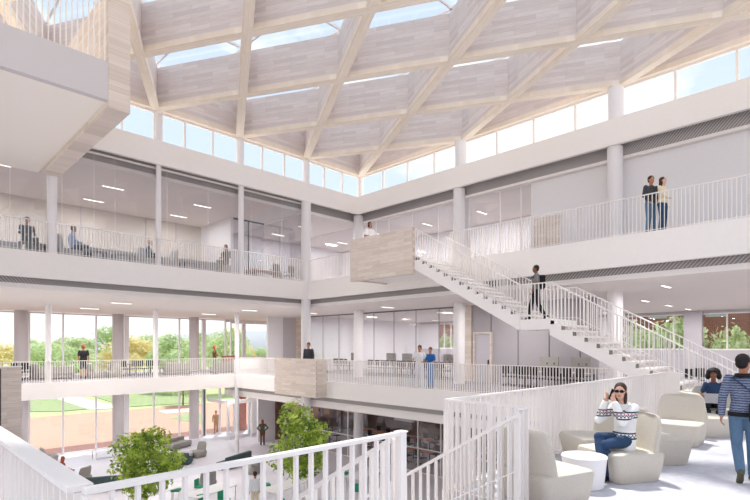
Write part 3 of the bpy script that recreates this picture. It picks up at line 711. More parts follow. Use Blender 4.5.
# foreground lounge chairs
fl = EYE2
lc = lounge_chair('', BEIGE)
put(lc, (5.96, 2.98, fl), face(1, -.3), 'beige moulded lounge chair nearest the view, seen from behind')
put(lc, (7.85, 2.72, fl), face(-1, .55), 'beige lounge chair in which the woman in the patterned sweater sits')
put(lc, (9.3, 2.72, fl), face(1, -.75), 'beige lounge chair seen from its side, right behind the seated woman')
put(lc, (11.4, 2.85, fl), face(-1, -.05), 'beige lounge chair with its wide back, middle of the row')
put(lc, (8.75, 3.45, fl), face(-1, .8), 'beige lounge chair half hidden behind the seated woman, next to the balustrade')
put(lc, (12.8, 2.68, fl), face(1, -1), 'beige lounge chair partly hidden, in front of the woman with the laptop')
put(lc, (14.35, 2.85, fl), face(-1, -.3), 'beige lounge chair of the woman with the laptop')
ct = thing('side_table', 'round pale drum table beside the nearest lounge chair', 'table', (6.95, 2.88, fl))
autosmooth(MB().lathe([(.23, 0), (.25, .01), (.29, .4)], 40).build('body', TABLEW, ct)); autosmooth(MB().lathe([(.29, .4), (.3, .405), (.3, .42), (.29, .43)], 40).build('table_top', TABLEW, ct))

# middle level, right: workstations behind glass and by the grey wall
wk = desk_board('')
names = ['leftmost', 'second', 'third', 'fourth', 'fifth', 'sixth']
oc = office_chair('')
nch = [0]
def wchair(x, y, rz, label, z=EYE2): put(oc, (x, y, z), rz, label)
for k, (px, X) in enumerate(((352, 26.2), (388, 25.6), (404, 25.6), (421, 25.4), (446, 25.0))):
    Y = YonX(px, X); put(wk, (X, Y, EYE2), face(-1, 0) + .0, 'desk with grey board behind the equipment room glass, %s' % names[k], group='desks with grey boards')
    for j in (-1, 0, 1): wchair(X - .85 - .1 * (j % 2), Y + .62 * j, face(1, .3 * j) , 'black office chair at the %s desk behind the glass, %s of three' % (names[k], ('right', 'middle', 'left')[j + 1]))
for k, (px, X) in enumerate(((546, 22.3), (578, 22.2))):
    Y = YonX(px, X); put(wk, (X, Y, EYE2), face(-1, 0), 'desk with grey board in front of the grey wall, %s one' % ('left', 'right')[k], group='desks with grey boards')
    for j in (-1, 0, 1): wchair(X - .9, Y + .6 * j, face(1, .3 * j), 'black office chair in front of the grey wall at the %s desk, %s' % (('left', 'right')[k], ('right', 'middle', 'left')[j + 1]))
for k, px in enumerate((508, 517, 526)):
    X = 21.9; wchair(X, YonX(px, X), face(1, .4 * k), 'black office chair in front of the grey wall, left of the desks, %s' % names[k])
for k, px in enumerate((686, 696, 648, 660)):
    X = 24 + (k % 2); wchair(X, YonX(px, X), face(-1, .4), 'black office chair behind the lower stair flight, %s' % ('near the panel end', 'right of the panel end', 'leftmost', 'second')[k])
# ground floor classroom
ttb = table('classroom_table', '', 2.0, .8, .74, ORANGEW, DARK)
for k in range(10):
    X = 24.2 + 2.9 * (k % 2); Y = 29.5 - 2.6 * k * .9; row = 'front' if k % 2 == 0 else 'back'
    put(ttb, (X, Y, L1), PI / 2, 'orange-brown classroom table behind the dark glass, %s row, number %d from the far end' % (row, k // 2 + 1), group='classroom tables')
    for j in range(4):
        sx = -1 if j < 2 else 1; yy = Y + (.5 if j % 2 else -.5)
        put(oc, (X + sx * .75, yy, L1), face(-sx, 0), 'black chair at the %s row classroom table number %d, %s %s seat' % (row, k // 2 + 1, 'near' if sx < 0 else 'far', 'left' if j % 2 else 'right'), group='classroom chairs')
for k, (px, X, zz) in enumerate(((404, 24.8, -3.55), (352, 27, -3.9), (392, 30, -3.8))):
    Y = YonX(px, X); s_ = thing('wall_screen', 'pale hanging screen in the dim classroom, %s' % ('largest, right', 'small, beside the column', 'small, far back')[k], 'screen', (X, Y, zz - 1.4))
    MB().box(0, .06, -.9, .9, 0, 1.35).build('panel', SCREEN, s_); MB().box(.0, .04, -.03, .03, 1.35, -3.0 - zz + 1.4 - .0).build('hanger', DARK, s_)
    MB().box(-.01, 0, -.7, -.1, .2, 1.1).box(-.01, 0, .15, .6, .3, 1.0).build('picture', BOARD, s_)

# left middle gallery furniture
sg = sofa('', 1.7, GREYF); ac = lounge_chair('', GREYF, .8, .95)
def grnd(px, py, z=EYE2): return at(px, py, z)
def ypos(px, Y, z): return (XonY(px, Y), Y, z)
put(sg, ypos(57, 34.2, EYE2), face(.2, 1), 'dark grey sofa on the middle gallery near the slim post')
put(ac, ypos(40, 34.6, EYE2), face(.9, .3), 'grey armchair left of the slim post, middle gallery')
put(ac, ypos(95, 33.2, EYE2), face(.9, .1), 'grey low armchair right of the man at the window, left of the pair')
put(ac, ypos(104, 34.9, EYE2), face(-1, .2), 'grey armchair right of the window man, middle of three')
put(ac, ypos(112.5, 33.5, EYE2), face(-1, -.2), 'grey armchair beside the second thick column')
put(sg, ypos(177, 34.0, EYE2), face(.3, 1), 'dark grey sofa on the gallery before the third thick column')
put(sg, ypos(222, 34.0, EYE2), face(0, 1), 'grey sofa behind the slim standing post')
for k, px in enumerate((18, 26, 127, 136, 144, 150, 160)):
    put(oc, ypos(px, 34 + .4 * (k % 2), EYE2), face(.5, 1 if k % 2 else -1), 'black chair on the left middle gallery, %s' % ('by the timber pier', 'right of the timber pier', 'first right of the thick column', 'second right of the thick column', 'third right of the thick column', 'fourth, left of the post', 'just right of the slim post')[k])
tbb = table('work_table', '', 1.5, .7, .74, DARK, DARK)
put(tbb, ypos(139, 35.2, EYE2), 0, 'dark table among black chairs, left middle gallery'); put(tbb, ypos(17, 35.2, EYE2), 0, 'dark table by the timber pier, left middle gallery')
lt = table('work_table', '', 2.2, .9, .95, TABLEW, RAILM); put(lt, ypos(250, 32.6, EYE2), 0, 'white counter below the small end window')
rb = MB().box(-.7, .7, -.2, .2, 0, 1.15).build('cabinet', BRICKX); tag(rb, 'red cabinet behind the slim standing post on the middle level', 'cabinet'); rb.location = ypos(231, 36.2, EYE2)

# upper lounge, left
la = lounge_chair('', LGREY, .8, 1.12); ls_ = sofa('', 1.8, LGREY, .8); dk = table('low_table', '', .9, .6, .5, LGREY, DARK)
zu = L3
UF = .9
for px, Y, f, lb in ((5, 25.4, (1, 0), 'at the far left edge'), (41, 25.2, (-1, .4), 'left of the slim column'), (66, 25.2, (1, .2), 'in which the man in the blue shirt sits'),
                     (151, 25.2, (.3, -1), 'left of the second slim column'), (166, 25.2, (-1, .1), 'right of the second slim column')):
    put(la, ypos(px, 24.15, zu), face(*f), 'light grey armchair in the upper lounge, ' + lb)
for px, Y, f, lb in ((101, 25.5, (0, 1), 'middle of the row'), (140, 25.6, (0, 1), 'left of the tall armchair'), (178, 25.5, (.2, 1), 'right of the second slim column'), (207, 25.4, (0, 1), 'near the seated woman')):
    put(ls_, ypos(px, 25.0, zu), face(*f), 'light grey sofa in the upper lounge, ' + lb)
for px, Y, lb in ((32, 24.4, 'in front of the person in black'), (95, 24.6, 'beside the seated man'), (123, 24.6, 'between the sofas'), (190, 24.6, 'right of the second column')):
    put(dk, ypos(px, 23.75, zu), 0, 'low grey table in the upper lounge, ' + lb)
mt = table('meeting_table', 'orange wooden meeting table in the upper glass room', 1.9, .9, .74, ORANGEW, DARK); mt.location = ypos(264, 25.2, zu)
for k, (px, Y) in enumerate(((274, 23.95), (289.5, 24.0), (254, 26.6), (279, 26.6))):
    put(oc, ypos(px, Y, zu), face((0, .1, -.3, -.1)[k], 1 if k < 2 else -1), 'black office chair at the upper meeting table, %s' % ('near side left', 'near side right', 'far side left', 'far side right')[k])
# ground floor seating
gl = lounge_chair('', GREYF, .85, 1.0); tsf = sofa('', 2.3, TEAL); gsf = sofa('', 2.0, GREYF, .7)
wt = table('white_table', '', 2.4, 1.0, .78, TABLEW, RAILM); bn = table('white_bench', '', 1.6, .6, .5, TABLEW, RAILM, 'bench')
def g1(px, py): return at(px, py, L1)
put(gl, g1(80, 484), face(-.7, 1), 'grey armchair on the ground floor at the left, seen from behind')
put(gl, g1(49, 462), face(1, 0), 'grey armchair on the ground floor by the leftmost window')
put(gl, g1(198, 457), face(-1, -.2), 'grey armchair on the ground floor behind the left tree')
put(gl, g1(206, 488), face(.1, 1), 'grey armchair on the ground floor behind the nearest balustrade')
put(gl, g1(252, 473), face(-.4, 1), 'grey armchair right of the dark teal sofa')
put(tsf, g1(100, 490), face(.5, 1), 'dark teal sofa at the left of the left tree')
put(tsf, g1(234, 466), face(-.4, 1), 'dark teal sofa on the ground floor beyond the nearest balustrade')
put(tsf, g1(172, 464), face(1, 1), 'dark teal sofa half hidden behind the left tree')
put(gsf, g1(178, 448), face(.5, -1), 'long grey sofa by the ground floor windows')
put(bn, g1(106, 458), .2, 'white bench by the ground floor windows')
tag(autosmooth(MB().lathe([(.4, 0), (.42, .4), (.38, .43)], 24).build('stool', LGREY, loc=g1(186, 459))), 'round pale stool beside the grey armchair', 'stool')
put(wt, g1(210, 507), .3, 'white table with green stools right of the left tree')
put(wt, g1(285, 502), .3, 'white table left of the right tree trunk')
put(wt, g1(365, 488), .3, 'white table behind the sloping handrail')
put(wt, g1(158, 507), .3, 'white table half hidden by the left tree')
def stool(label):
    t = thing('green_stool', label, 'stool'); MB().box(-.2, .2, -.2, .2, .42, .5).build('seat', GREEN, t, bevel=.02); MB().box(-.2, .2, .16, .2, .5, .82).build('backrest', GREEN, t, bevel=.02)
    MB().box(-.16, -.13, -.16, -.13, 0, .42).box(.13, .16, -.16, -.13, 0, .42).box(-.16, -.13, .13, .16, 0, .42).box(.13, .16, .13, .16, 0, .42).build('legs', RAILM, t); return t
gs = stool('')
for k, (px, py, lb) in enumerate(((203, 514, 'left of the white table'), (224, 510, 'right end of the white table'), (200, 496, 'beyond the white table'), (176, 500, 'against the left tree'),
                                  (266, 494, 'beyond the table by the right tree'), (300, 490, 'behind the right tree'), (284, 516, 'before the table by the right tree'), (344, 482, 'left of the farther white table'), (382, 482, 'right of the farther white table'), (355, 500, 'before the farther white table'))):
    put(gs, g1(px, py), .3 * k, 'green stool, ' + lb)

# ------------------------------------------------------------------ lamps of the upper rooms, and rows added as fill below
def lamp_row(label, x0, x1, y0, y1, z, nx, ny, power, size=(1.0, .14)):
    me = None
    for i in range(nx):
        for j in range(ny):
            x = x0 + (x1 - x0) * (i + .5) / nx; y = y0 + (y1 - y0) * (j + .5) / ny
            t = thing('ceiling_fill_light', '%s, row %d, lamp %d' % (label, j + 1, i + 1), 'ceiling light', (x, y, z - .06), 0, label)
            MB().box(-size[0] / 2, size[0] / 2, -size[1] / 2, size[1] / 2, 0, .055).build('housing', WHITE, t)
            MB().box(-size[0] / 2 + .03, size[0] / 2 - .03, -size[1] / 2 + .03, size[1] / 2 - .03, -.012, 0).build('diffuser', LAMP, t)
            l = bpy.data.lights.new('fill_glow', 'AREA'); l.shape = 'RECTANGLE'; l.size = size[0]; l.size_y = size[1]; l.energy = power; l.color = (1, .97, .94)
            lo = bpy.data.objects.new('fill_glow', l); C.objects.link(lo); lo.parent = t; lo.location = (0, 0, -.03)
LP = .42
lamp_row('slim light of the upper lounge', -3, 15, 24.5, 30.5, 7.64, 4, 2, 110 * LP)
lamp_row('slim light of the upper meeting room', 17.8, 21.5, 24.5, 30.5, 7.64, 1, 2, 220 * LP)
lamp_row('slim light of the upper glazed rooms', 22.6, 26.6, 10, 30, 7.64, 1, 5, 220 * LP)
lamp_row('added fill light of the left middle gallery', -2, 20, 24.5, 35, 2.22, 3, 2, 330 * LP)  # this row and those after it are added to brighten the interiors
lamp_row('added fill light of the right middle gallery', 18.5, 22.5, 2, 30, 2.22, 1, 4, 250 * LP)
lamp_row('added fill light of the equipment room', 24.5, 36, 17, 30, 2.22, 3, 2, 230 * LP)
lamp_row('added fill light behind the grey wall', 24.5, 36, 1, 15, 2.22, 3, 3, 140 * LP)
lamp_row('added fill light of the dim classroom', 23.5, 30, 8, 31, -3.0, 2, 3, 22 * LP)
lamp_row('added fill light under the left middle gallery', 0, 22, 32, 37.5, EYE2 - .84, 4, 1, 160 * LP)

# ------------------------------------------------------------------ people
SK = [mat('skin_light', (222, 176, 152), .55, noise=.03), mat('skin_tan', (186, 128, 98), .55, noise=.03), mat('skin_brown', (130, 84, 62), .55, noise=.03)]
def cloth(n, c, k=.06): return mat(n, c, .85, noise=k, scale=25, bump=.08)
CL = {n: cloth('cloth_' + n, c) for n, c in dict(black=(34, 34, 38), charcoal=(62, 64, 70), navy=(46, 66, 98), jeans=(92, 120, 148), darkjeans=(44, 68, 100), white=(238, 238, 240),
      shirtblue=(168, 190, 226), blue=(34, 104, 176), grey=(126, 124, 122), khaki=(150, 132, 104), tan=(196, 150, 110), cream=(226, 212, 184), orange=(226, 150, 96), red=(150, 70, 56),
      brown=(112, 80, 58), olive=(96, 92, 74), bag=(30, 30, 34), boots=(126, 76, 50), plum=(90, 74, 84), greyblue=(120, 136, 160)).items()}
HAIR = {'black': mat('hair_black', (30, 26, 26), .6, noise=.2, scale=40), 'brown': mat('hair_brown', (64, 44, 34), .6, noise=.2, scale=40), 'red': mat('hair_red', (150, 76, 44), .6, noise=.2, scale=40),
        'blond': mat('hair_blond', (196, 152, 96), .6, noise=.2, scale=40)}
EYEW = mat('eye_white', (236, 232, 228), .3); LIPS = mat('lips', (168, 92, 84), .5)
def sweater_mat():
    m, nt, b = nodes('patterned_knit'); b.inputs['Roughness'].default_value = .9
    tc = nt.nodes.new('ShaderNodeTexCoord'); sp = nt.nodes.new('ShaderNodeSeparateXYZ'); nt.links.new(tc.outputs['Object'], sp.inputs[0])
    def M(op, a, bb=None, c=None):
        x = nt.nodes.new('ShaderNodeMath'); x.operation = op
        for i, v in enumerate((a, bb, c)):
            if v is None: continue
            if isinstance(v, (int, float)): x.inputs[i].default_value = v
            else: nt.links.new(v, x.inputs[i])
        return x.outputs[0]
    z = sp.outputs[2]; xy = M('ADD', sp.outputs[0], sp.outputs[1])
    zig = M('PINGPONG', xy, .035)
    zz = M('ADD', z, zig)
    def band(c, h, src=z): return M('COMPARE', src, c, h)
    dark = M('MAXIMUM', band(.585, .012), band(.655, .010)); dark = M('MAXIMUM', dark, band(.635, .010, zz))
    dark = M('MAXIMUM', dark, band(.885, .010)); dark = M('MAXIMUM', dark, band(.975, .010)); dark = M('MAXIMUM', dark, band(.94, .010, zz))
    red = M('MULTIPLY', band(.945, .016), M('GREATER_THAN', zig, .022))
    mx = nt.nodes.new('ShaderNodeMix'); mx.data_type = 'RGBA'; mx.inputs['A'].default_value = lin((240, 240, 238)); mx.inputs['B'].default_value = lin((38, 50, 76)); nt.links.new(dark, mx.inputs['Factor'])
    m2 = nt.nodes.new('ShaderNodeMix'); m2.data_type = 'RGBA'; m2.inputs['B'].default_value = lin((176, 60, 70)); nt.links.new(red, m2.inputs['Factor'])
    nt.links.new(mx.outputs['Result'], m2.inputs['A']); nt.links.new(m2.outputs['Result'], b.inputs['Base Color']); return m
KNIT = sweater_mat()
def stripe_mat(name, c1, c2, per, duty):
    m, nt, b = nodes(name); b.inputs['Roughness'].default_value = .9
    tc = nt.nodes.new('ShaderNodeTexCoord'); w = nt.nodes.new('ShaderNodeTexWave'); w.bands_direction = 'Z'; w.inputs['Scale'].default_value = per; w.inputs['Distortion'].default_value = 2.5
    w.inputs['Detail Scale'].default_value = 3; nt.links.new(tc.outputs['Object'], w.inputs['Vector'])
    r = nt.nodes.new('ShaderNodeValToRGB'); r.color_ramp.elements[0].position = duty - .15; r.color_ramp.elements[1].position = duty + .15
    r.color_ramp.elements[0].color = lin(c1); r.color_ramp.elements[1].color = lin(c2); nt.links.new(w.outputs['Fac'], r.inputs['Fac']); nt.links.new(r.outputs['Color'], b.inputs['Base Color']); return m
STRIPED = stripe_mat('striped_knit', (70, 80, 106), (134, 144, 168), 9, .5)

BASE = dict(pelvis=(0, 0, .96), waist=(0, 0, 1.1), chest=(0, .0, 1.28), sh=(0, .005, 1.42), neck=(0, .01, 1.49), head=(0, -.015, 1.635),
            shR=(-.175, .005, 1.415), elR=(-.225, .03, 1.14), wrR=(-.225, -.04, .9), shL=(.175, .005, 1.415), elL=(.225, .03, 1.14), wrL=(.225, -.04, .9),
            hiR=(-.088, 0, .93), knR=(-.095, -.02, .5), anR=(-.1, .02, .085), hiL=(.088, 0, .93), knL=(.095, -.02, .5), anL=(.1, .02, .085),
            toeR=(0, -1, 0), toeL=(0, -1, 0), hdR=None, hdL=None)
POSES = {
 'stand': {},
 'hips': dict(elR=(-.36, .1, 1.18), wrR=(-.2, .0, 1.02), elL=(.36, .1, 1.18), wrL=(.2, .0, 1.02)),
 'rail': dict(elR=(-.27, -.02, 1.16), wrR=(-.3, -.25, 1.12), elL=(.27, -.02, 1.16), wrL=(.3, -.25, 1.12)),
 'arms_crossed': dict(elR=(-.24, -.08, 1.14), wrR=(.02, -.2, 1.16), elL=(.24, -.08, 1.14), wrL=(-.02, -.2, 1.2)),
 'walk': dict(hiR=(-.088, .0, .92), knR=(-.09, -.14, .52), anR=(-.09, -.2, .1), knL=(.09, .06, .5), anL=(.09, .36, .2), toeL=(0, -.75, -.65), elR=(-.23, .1, 1.15), wrR=(-.24, .1, .9), elL=(.23, -.02, 1.15), wrL=(.23, -.14, .92)),
 'sit': dict(pelvis=(0, .06, .56), waist=(0, .1, .68), chest=(0, .11, .88), sh=(0, .09, 1.03), neck=(0, .08, 1.1), head=(0, .04, 1.25), shR=(-.175, .09, 1.02), shL=(.175, .09, 1.02),
             elR=(-.24, .04, .78), wrR=(-.14, -.2, .7), elL=(.24, .04, .78), wrL=(.14, -.2, .7), hiR=(-.09, .02, .54), knR=(-.11, -.42, .54), anR=(-.11, -.42, .09), hiL=(.09, .02, .54), knL=(.11, -.42, .54), anL=(.11, -.45, .09)),
}
POSES['sit_cross'] = dict(POSES['sit'], knR=(-.02, -.42, .62), anR=(.14, -.55, .28), toeR=(.2, -.8, -.5), knL=(.1, -.42, .53), anL=(.08, -.36, .09))
POSES['phone'] = dict(POSES['sit_cross'], elR=(-.25, -.15, .82), wrR=(-.15, -.12, 1.09), elL=(.19, -.2, .84), wrL=(.06, -.19, 1.10), hdR=(.35, -.02, 1), hdL=(-.5, .2, 1), head=(0, .0, 1.25))
POSES['lap'] = dict(POSES['sit'], wrR=(-.14, -.28, .70), wrL=(.14, -.28, .70), hdR=(.2, -1, -.1), hdL=(-.2, -1, -.1))

LCX = bpy.context.view_layer.layer_collection.children[C.name]; LCX.exclude = True
def remesh(mb, name, m, voxel, smooth=4):
    me = bpy.data.meshes.new(name); mb.bm.normal_update(); bmesh.ops.recalc_face_normals(mb.bm, faces=mb.bm.faces); mb.bm.to_mesh(me); mb.bm.free()
    o = bpy.data.objects.new(name + '_tmp', me); bpy.context.scene.collection.objects.link(o)
    r = o.modifiers.new('r', 'REMESH'); r.mode = 'VOXEL'; r.voxel_size = voxel
    s = o.modifiers.new('s', 'SMOOTH'); s.factor = .5; s.iterations = smooth
    dg = bpy.context.evaluated_depsgraph_get(); dg.update()
    new = bpy.data.meshes.new_from_object(o.evaluated_get(dg)); new.name = name
    bpy.data.objects.remove(o); bpy.data.meshes.remove(me)
    new.materials.clear(); new.materials.append(m)
    for p in new.polygons: p.use_smooth = True
    return new
def tube_j(mb, pts, rad, n=14):
    """limb with rounded joints and interpolated muscle swell"""
    mb.tube(pts, rad, n)
    for p, r in zip(pts, rad): mb.ell(p, (r, r, r), None, n, 9)
def torso(mb, J, rings, n=24):
    out = []
    for c, xd, w, d, nd in rings:
        xd = Vector(xd).normalized(); nd = Vector(nd).normalized(); yd = nd.cross(xd).normalized()
        out.append([Vector(c) + xd * w * math.cos(2 * PI * k / n) + yd * d * math.sin(2 * PI * k / n) for k in range(n)])
    mb.rings(out)
def person(label, pos, rz, H=1.75, pose='stand', skin=0, top='black', bottom='jeans', shoe='black', hair='brown', hstyle='short', sleeve='long', legs='long',
           head_yaw=0, near=False, over=None, fem=False, skirt=None, coat=0, group=None, bulk=0):
    J = dict(BASE); J.update(POSES[pose]); J.update(over or {})
    J = {k: (Vector(v) if v is not None else None) for k, v in J.items()}
    S = H / 1.75; v = .008 if near else .017
    t = thing('person', label, 'person', pos, rz, group); t.scale = (S, S, S)
    sk = SK[skin]; w = .92 if fem else 1.0
    for s in 'RL':
        J['sh' + s] = J['sh'] + (J['sh' + s] - J['sh']) * w
    xs = (J['shL'] - J['shR']); xh = (J['hiL'] - J['hiR']) if (J['hiL'] - J['hiR']).length > .05 else Vector((1, 0, 0))
    up = [(J['waist'] - J['pelvis']), (J['chest'] - J['pelvis']), (J['sh'] - J['waist']), (J['neck'] - J['chest'])]
    def body_rings(g):
        hw = .168 if fem else .158
        return [(J['pelvis'] - up[0].normalized() * .10, xh, .10 + g, .085 + g, up[0]), (J['pelvis'] - up[0].normalized() * .04, xh, hw + g, .115 + g, up[0]), (J['pelvis'] + up[0] * .3, xh, hw + g - .008, .112 + g, up[0]),
                (J['waist'], xs + xh, (.122 if fem else .135) + g, .092 + g, up[1]), (J['chest'], xs, .155 * w + g, .112 + g, up[2]), (J['sh'] - up[3].normalized() * .03, xs, .15 * w + g, .09 + g, up[3]),
                (J['sh'] + up[3].normalized() * .015, xs, .10 * w + g, .068 + g, up[3]), (J['neck'] - up[3].normalized() * .02, xs, .062 + g * .5, .06 + g * .5, up[3])]
    def arm(mb, s, g, end):
        a, b, c = J['sh' + s], J['el' + s], J['wr' + s]; k = .9 if fem else 1
        if end == 'full': tube_j(mb, [a, a.lerp(b, .4), b, b.lerp(c, .3), c], [.052 * k + g, .048 * k + g, .038 * k + g, .039 * k + g, .027 * k + g])
        elif end == 'short': tube_j(mb, [a, a.lerp(b, .65)], [.054 * k + g, .052 * k + g])
        else: tube_j(mb, [a, a.lerp(b, .4), b, b.lerp(c, .3), b.lerp(c, .93)], [.053 * k + g, .05 * k + g, .042 * k + g, .041 * k + g, .033 * k + g])
    def leg(mb, s, g, end):
        a, b, c = J['hi' + s], J['kn' + s], J['an' + s]
        if end == 'full': tube_j(mb, [a, a.lerp(b, .4), b, b.lerp(c, .3), c], [.086 + g, .076 + g, .054 + g, .056 + g, .036 + g])
        elif end == 'short': tube_j(mb, [a, a.lerp(b, .4), a.lerp(b, .85)], [.088 + g, .08 + g, .07 + g])
        else: tube_j(mb, [a, a.lerp(b, .4), b, b.lerp(c, .3), b.lerp(c, .94)], [.088 + g, .078 + g, .06 + g, .058 + g, .05 + g])
    mb = MB(); torso(mb, J, body_rings(0))
    for s in 'RL': arm(mb, s, 0, 'full'); leg(mb, s, 0, 'full')
    hd = J['head']; Rz = Matrix.Rotation(math.radians(head_yaw), 3, 'Z')
    def hp(x, y, z): return hd + Rz @ Vector((x, y, z))
    tube_j(mb, [J['neck'] - up[3].normalized() * .06, hp(0, .015, -.06)], [.056, .05])
    mb.ell(hp(0, .005, .02), (.074, .092, .098), Rz, 20, 14); mb.ell(hp(0, -.022, -.055), (.054, .062, .06), Rz, 16, 10); mb.ell(hp(0, -.06, -.092), (.026, .022, .02), Rz)
    mb.rings([[hp(x * k, y, z) for x, y in ((-.011, -.085), (.011, -.085), (.004, -.085 - dd), (-.004, -.085 - dd))] for k, z, dd in ((.7, .02, .008), (1, -.005, .018), (1.3, -.028, .026), (1.0, -.036, .008))])
    for sx in (-1, 1): mb.ell(hp(sx * .075, .012, -.005), (.012, .02, .03), Rz, 10, 8)
    # hands
    for s in 'RL':
        c, b = J['wr' + s], J['el' + s]; d = J['hd' + s] if J['hd' + s] is not None else (c - b); d = Vector(d).normalized()
        side = Vector((1, 0, 0)) if abs(d.x) < .7 else Vector((0, 1, 0)); side = Vector((0, -1, 0)) if abs(d.z) > .8 else side
        sd = (side - d * side.dot(d)).normalized(); pn = d.cross(sd)
        inw = pn * (1 if pn.dot(Vector((0, 0, 1.1)) + (-c if False else Vector((-c.x, 0, 0)))) > 0 else -1)
        mb.rings([[c + d * f + sd * a_ * wd + inw * b_ * th for a_, b_ in ((1, .5), (.6, 1), (-.6, 1), (-1, .5), (-1, -.5), (-.6, -1), (.6, -1), (1, -.5))] for f, wd, th in ((-.01, .024, .02), (.03, .036, .017), (.065, .041, .014), (.088, .039, .011))])
        for k, (o_, L) in enumerate(((-.03, .062), (-.01, .074), (.01, .07), (.03, .054))):
            p = c + d * .082 + sd * o_ * -1; r = .0085
            tube_j(mb, [p, p + d * L * .45 + inw * L * .12, p + d * L * .75 + inw * L * .36, p + d * L * .9 + inw * L * .65], [r, r, r * .93, r * .8], 8)
        p = c + d * .025 + sd * .03; tube_j(mb, [p, p + d * .025 + sd * .025, p + d * .055 + sd * .032 + inw * .012], [.011, .0105, .008], 8)
    link(bpy.data.objects.new('body', remesh(mb, 'body', sk, v, 3 if near else 2)), t)
    # clothing
    g = (.016 if near else .018) + bulk
    mt_ = CL[top] if isinstance(top, str) else top
    mb = MB(); rr = body_rings(g)
    if coat: rr = [(rr[0][0] + Vector((0, 0, -coat)), rr[0][1], .165 + g, .125 + g, rr[0][4])] + rr[1:]
    torso(mb, J, rr[1 if not coat else 0:])
    for s in 'RL': arm(mb, s, g - .004, 'short' if sleeve == 'short' else 'long')
    link(bpy.data.objects.new('top', remesh(mb, 'top', mt_, v, 4)), t)
    mb = MB(); torso(mb, J, body_rings(g - bulk - .006)[:4])
    for s in 'RL': leg(mb, s, g - bulk - .007, 'short' if legs == 'short' else 'long')
    if skirt: torso(mb, J, [(J['pelvis'] - Vector((0, 0, skirt)), xh, .19, .15, up[0]), (J['pelvis'], xh, .165, .13, up[0])])
    link(bpy.data.objects.new('skirt' if skirt else ('shorts' if legs == 'short' else 'trousers'), remesh(mb, 'trousers', CL[bottom], v, 4)), t)
    for s in 'RL':
        a = J['an' + s]; td = J['toe' + s].normalized(); upv = Vector((0, 0, 1)) - td * td.z
        upv = upv.normalized(); sdv = td.cross(upv)
        prof = ((-.075, .03, .035), (-.05, .036, .05), (.0, .038, .055), (.07, .042, .036), (.13, .045, .028), (.17, .036, .022), (.185, .02, .012))
        MB_ = MB(); base = a - upv * .085
        MB_.rings([[base + td * f + sdv * wd * math.cos(q * PI / 6) + upv * (ht + ht * math.sin(q * PI / 6) * (1 if math.sin(q * PI / 6) > 0 else .97)) for q in range(12)] for f, wd, ht in prof])
        MB_.tube([a - upv * .03, a + (J['kn' + s] - a).normalized() * .03], [.046, .046], 12)
        autosmooth(MB_.build('shoe', CL[shoe], t))
    # hair
    hm = HAIR[hair]; mb = MB()
    if hstyle == 'afro':
        mb.ell(hp(0, .07, .06), (.155, .125, .13), Rz, 20, 14); mb.ell(hp(-.115, .06, -.02), (.06, .08, .09), Rz); mb.ell(hp(.115, .06, -.02), (.06, .08, .09), Rz); mb.ell(hp(0, -.01, .1), (.11, .075, .05), Rz)
    else:
        mb.ell(hp(0, .024, .045), (.087, .096, .094), Rz, 20, 14); mb.ell(hp(0, .045, -.005), (.08, .068, .075), Rz, 16, 12)
        if hstyle == 'long':
            mb.ell(hp(0, .065, -.07), (.085, .05, .11), Rz); mb.ell(hp(.062, .02, -.07), (.03, .045, .12), Rz); mb.ell(hp(-.062, .02, -.07), (.03, .045, .12), Rz); mb.ell(hp(0, .07, -.13), (.08, .045, .09), Rz)
        if hstyle == 'bun': mb.ell(hp(0, .09, .1), (.045, .045, .045), Rz)
        if hstyle == 'bob': mb.ell(hp(.06, .02, -.04), (.035, .06, .08), Rz); mb.ell(hp(-.06, .02, -.04), (.035, .06, .08), Rz)
    link(bpy.data.objects.new('hair', remesh(mb, 'hair', hm, v, 3)), t)
    if True:
        for sx in (-1, 1):
            e_ = MB().ell(hp(sx * .03, -.079, .012), (.013, .009, .008), Rz, 12, 8).build('eye', EYEW, t, smooth=True)
            MB().ell(hp(sx * .03, -.0865, .012), (.0055, .003, .0055), Rz, 10, 6).build('iris', CL['black'], e_, smooth=True)
            MB().bar(hp(sx * .018, -.087, .032), hp(sx * .046, -.078, .031), .008, .006).build('eyebrow', hm, t)
        MB().ell(hp(0, -.082, -.055), (.022, .008, .008), Rz, 12, 8).build('mouth', LIPS, t, smooth=True)
    t['_'] = 0; del t['_']
    t_info = dict(t=t, J=J, hp=hp, S=S)
    return t_info
def faceto(dx, dy): return face(dx, dy)
def IR(a): return (math.cos(a - PI / 4), math.sin(a - PI / 4))
# image directions on the floor: right=(1,-1), left=(-1,1), away=(1,1), toward=(-1,-1)

# --- foreground woman on the phone
p = person('seated woman in white patterned sweater and sunglasses, holding a phone, legs crossed', (7.80, 2.70, fl + .0), face(-1, .35), 1.76, 'phone', 0, KNIT, 'darkjeans', 'black', 'brown', 'long', near=True, head_yaw=30, fem=True, coat=.12, bulk=.012)
hp, t = p['hp'], p['t']
Rh = Matrix.Rotation(math.radians(30), 3, 'Z')
sgl = MB()
for sx in (-1, 1): sgl.ell(hp(sx * .033, -.092, .012), (.031, .009, .021), Rh, 16, 10)
sgl.bar(hp(-.012, -.098, .016), hp(.012, -.098, .016), .006, .006); sgl.bar(hp(-.062, -.088, .016), hp(-.078, .01, .012), .004, .01); sgl.bar(hp(.062, -.088, .016), hp(.078, .01, .012), .004, .01)
sgl.build('sunglasses', CL['bag'], t, smooth=True)
w_ = p['J']['wrR']; ph = MB().bar((-.10, -.1, 1.13), (-.088, -.04, 1.28), .07, .009, up=(1, .2, 0)).build('phone', CL['bag']); ph.location = t.location; ph.rotation_euler = t.rotation_euler; ph.scale = t.scale
tag(ph, 'dark phone held at the ear by the woman in the patterned sweater', 'phone')
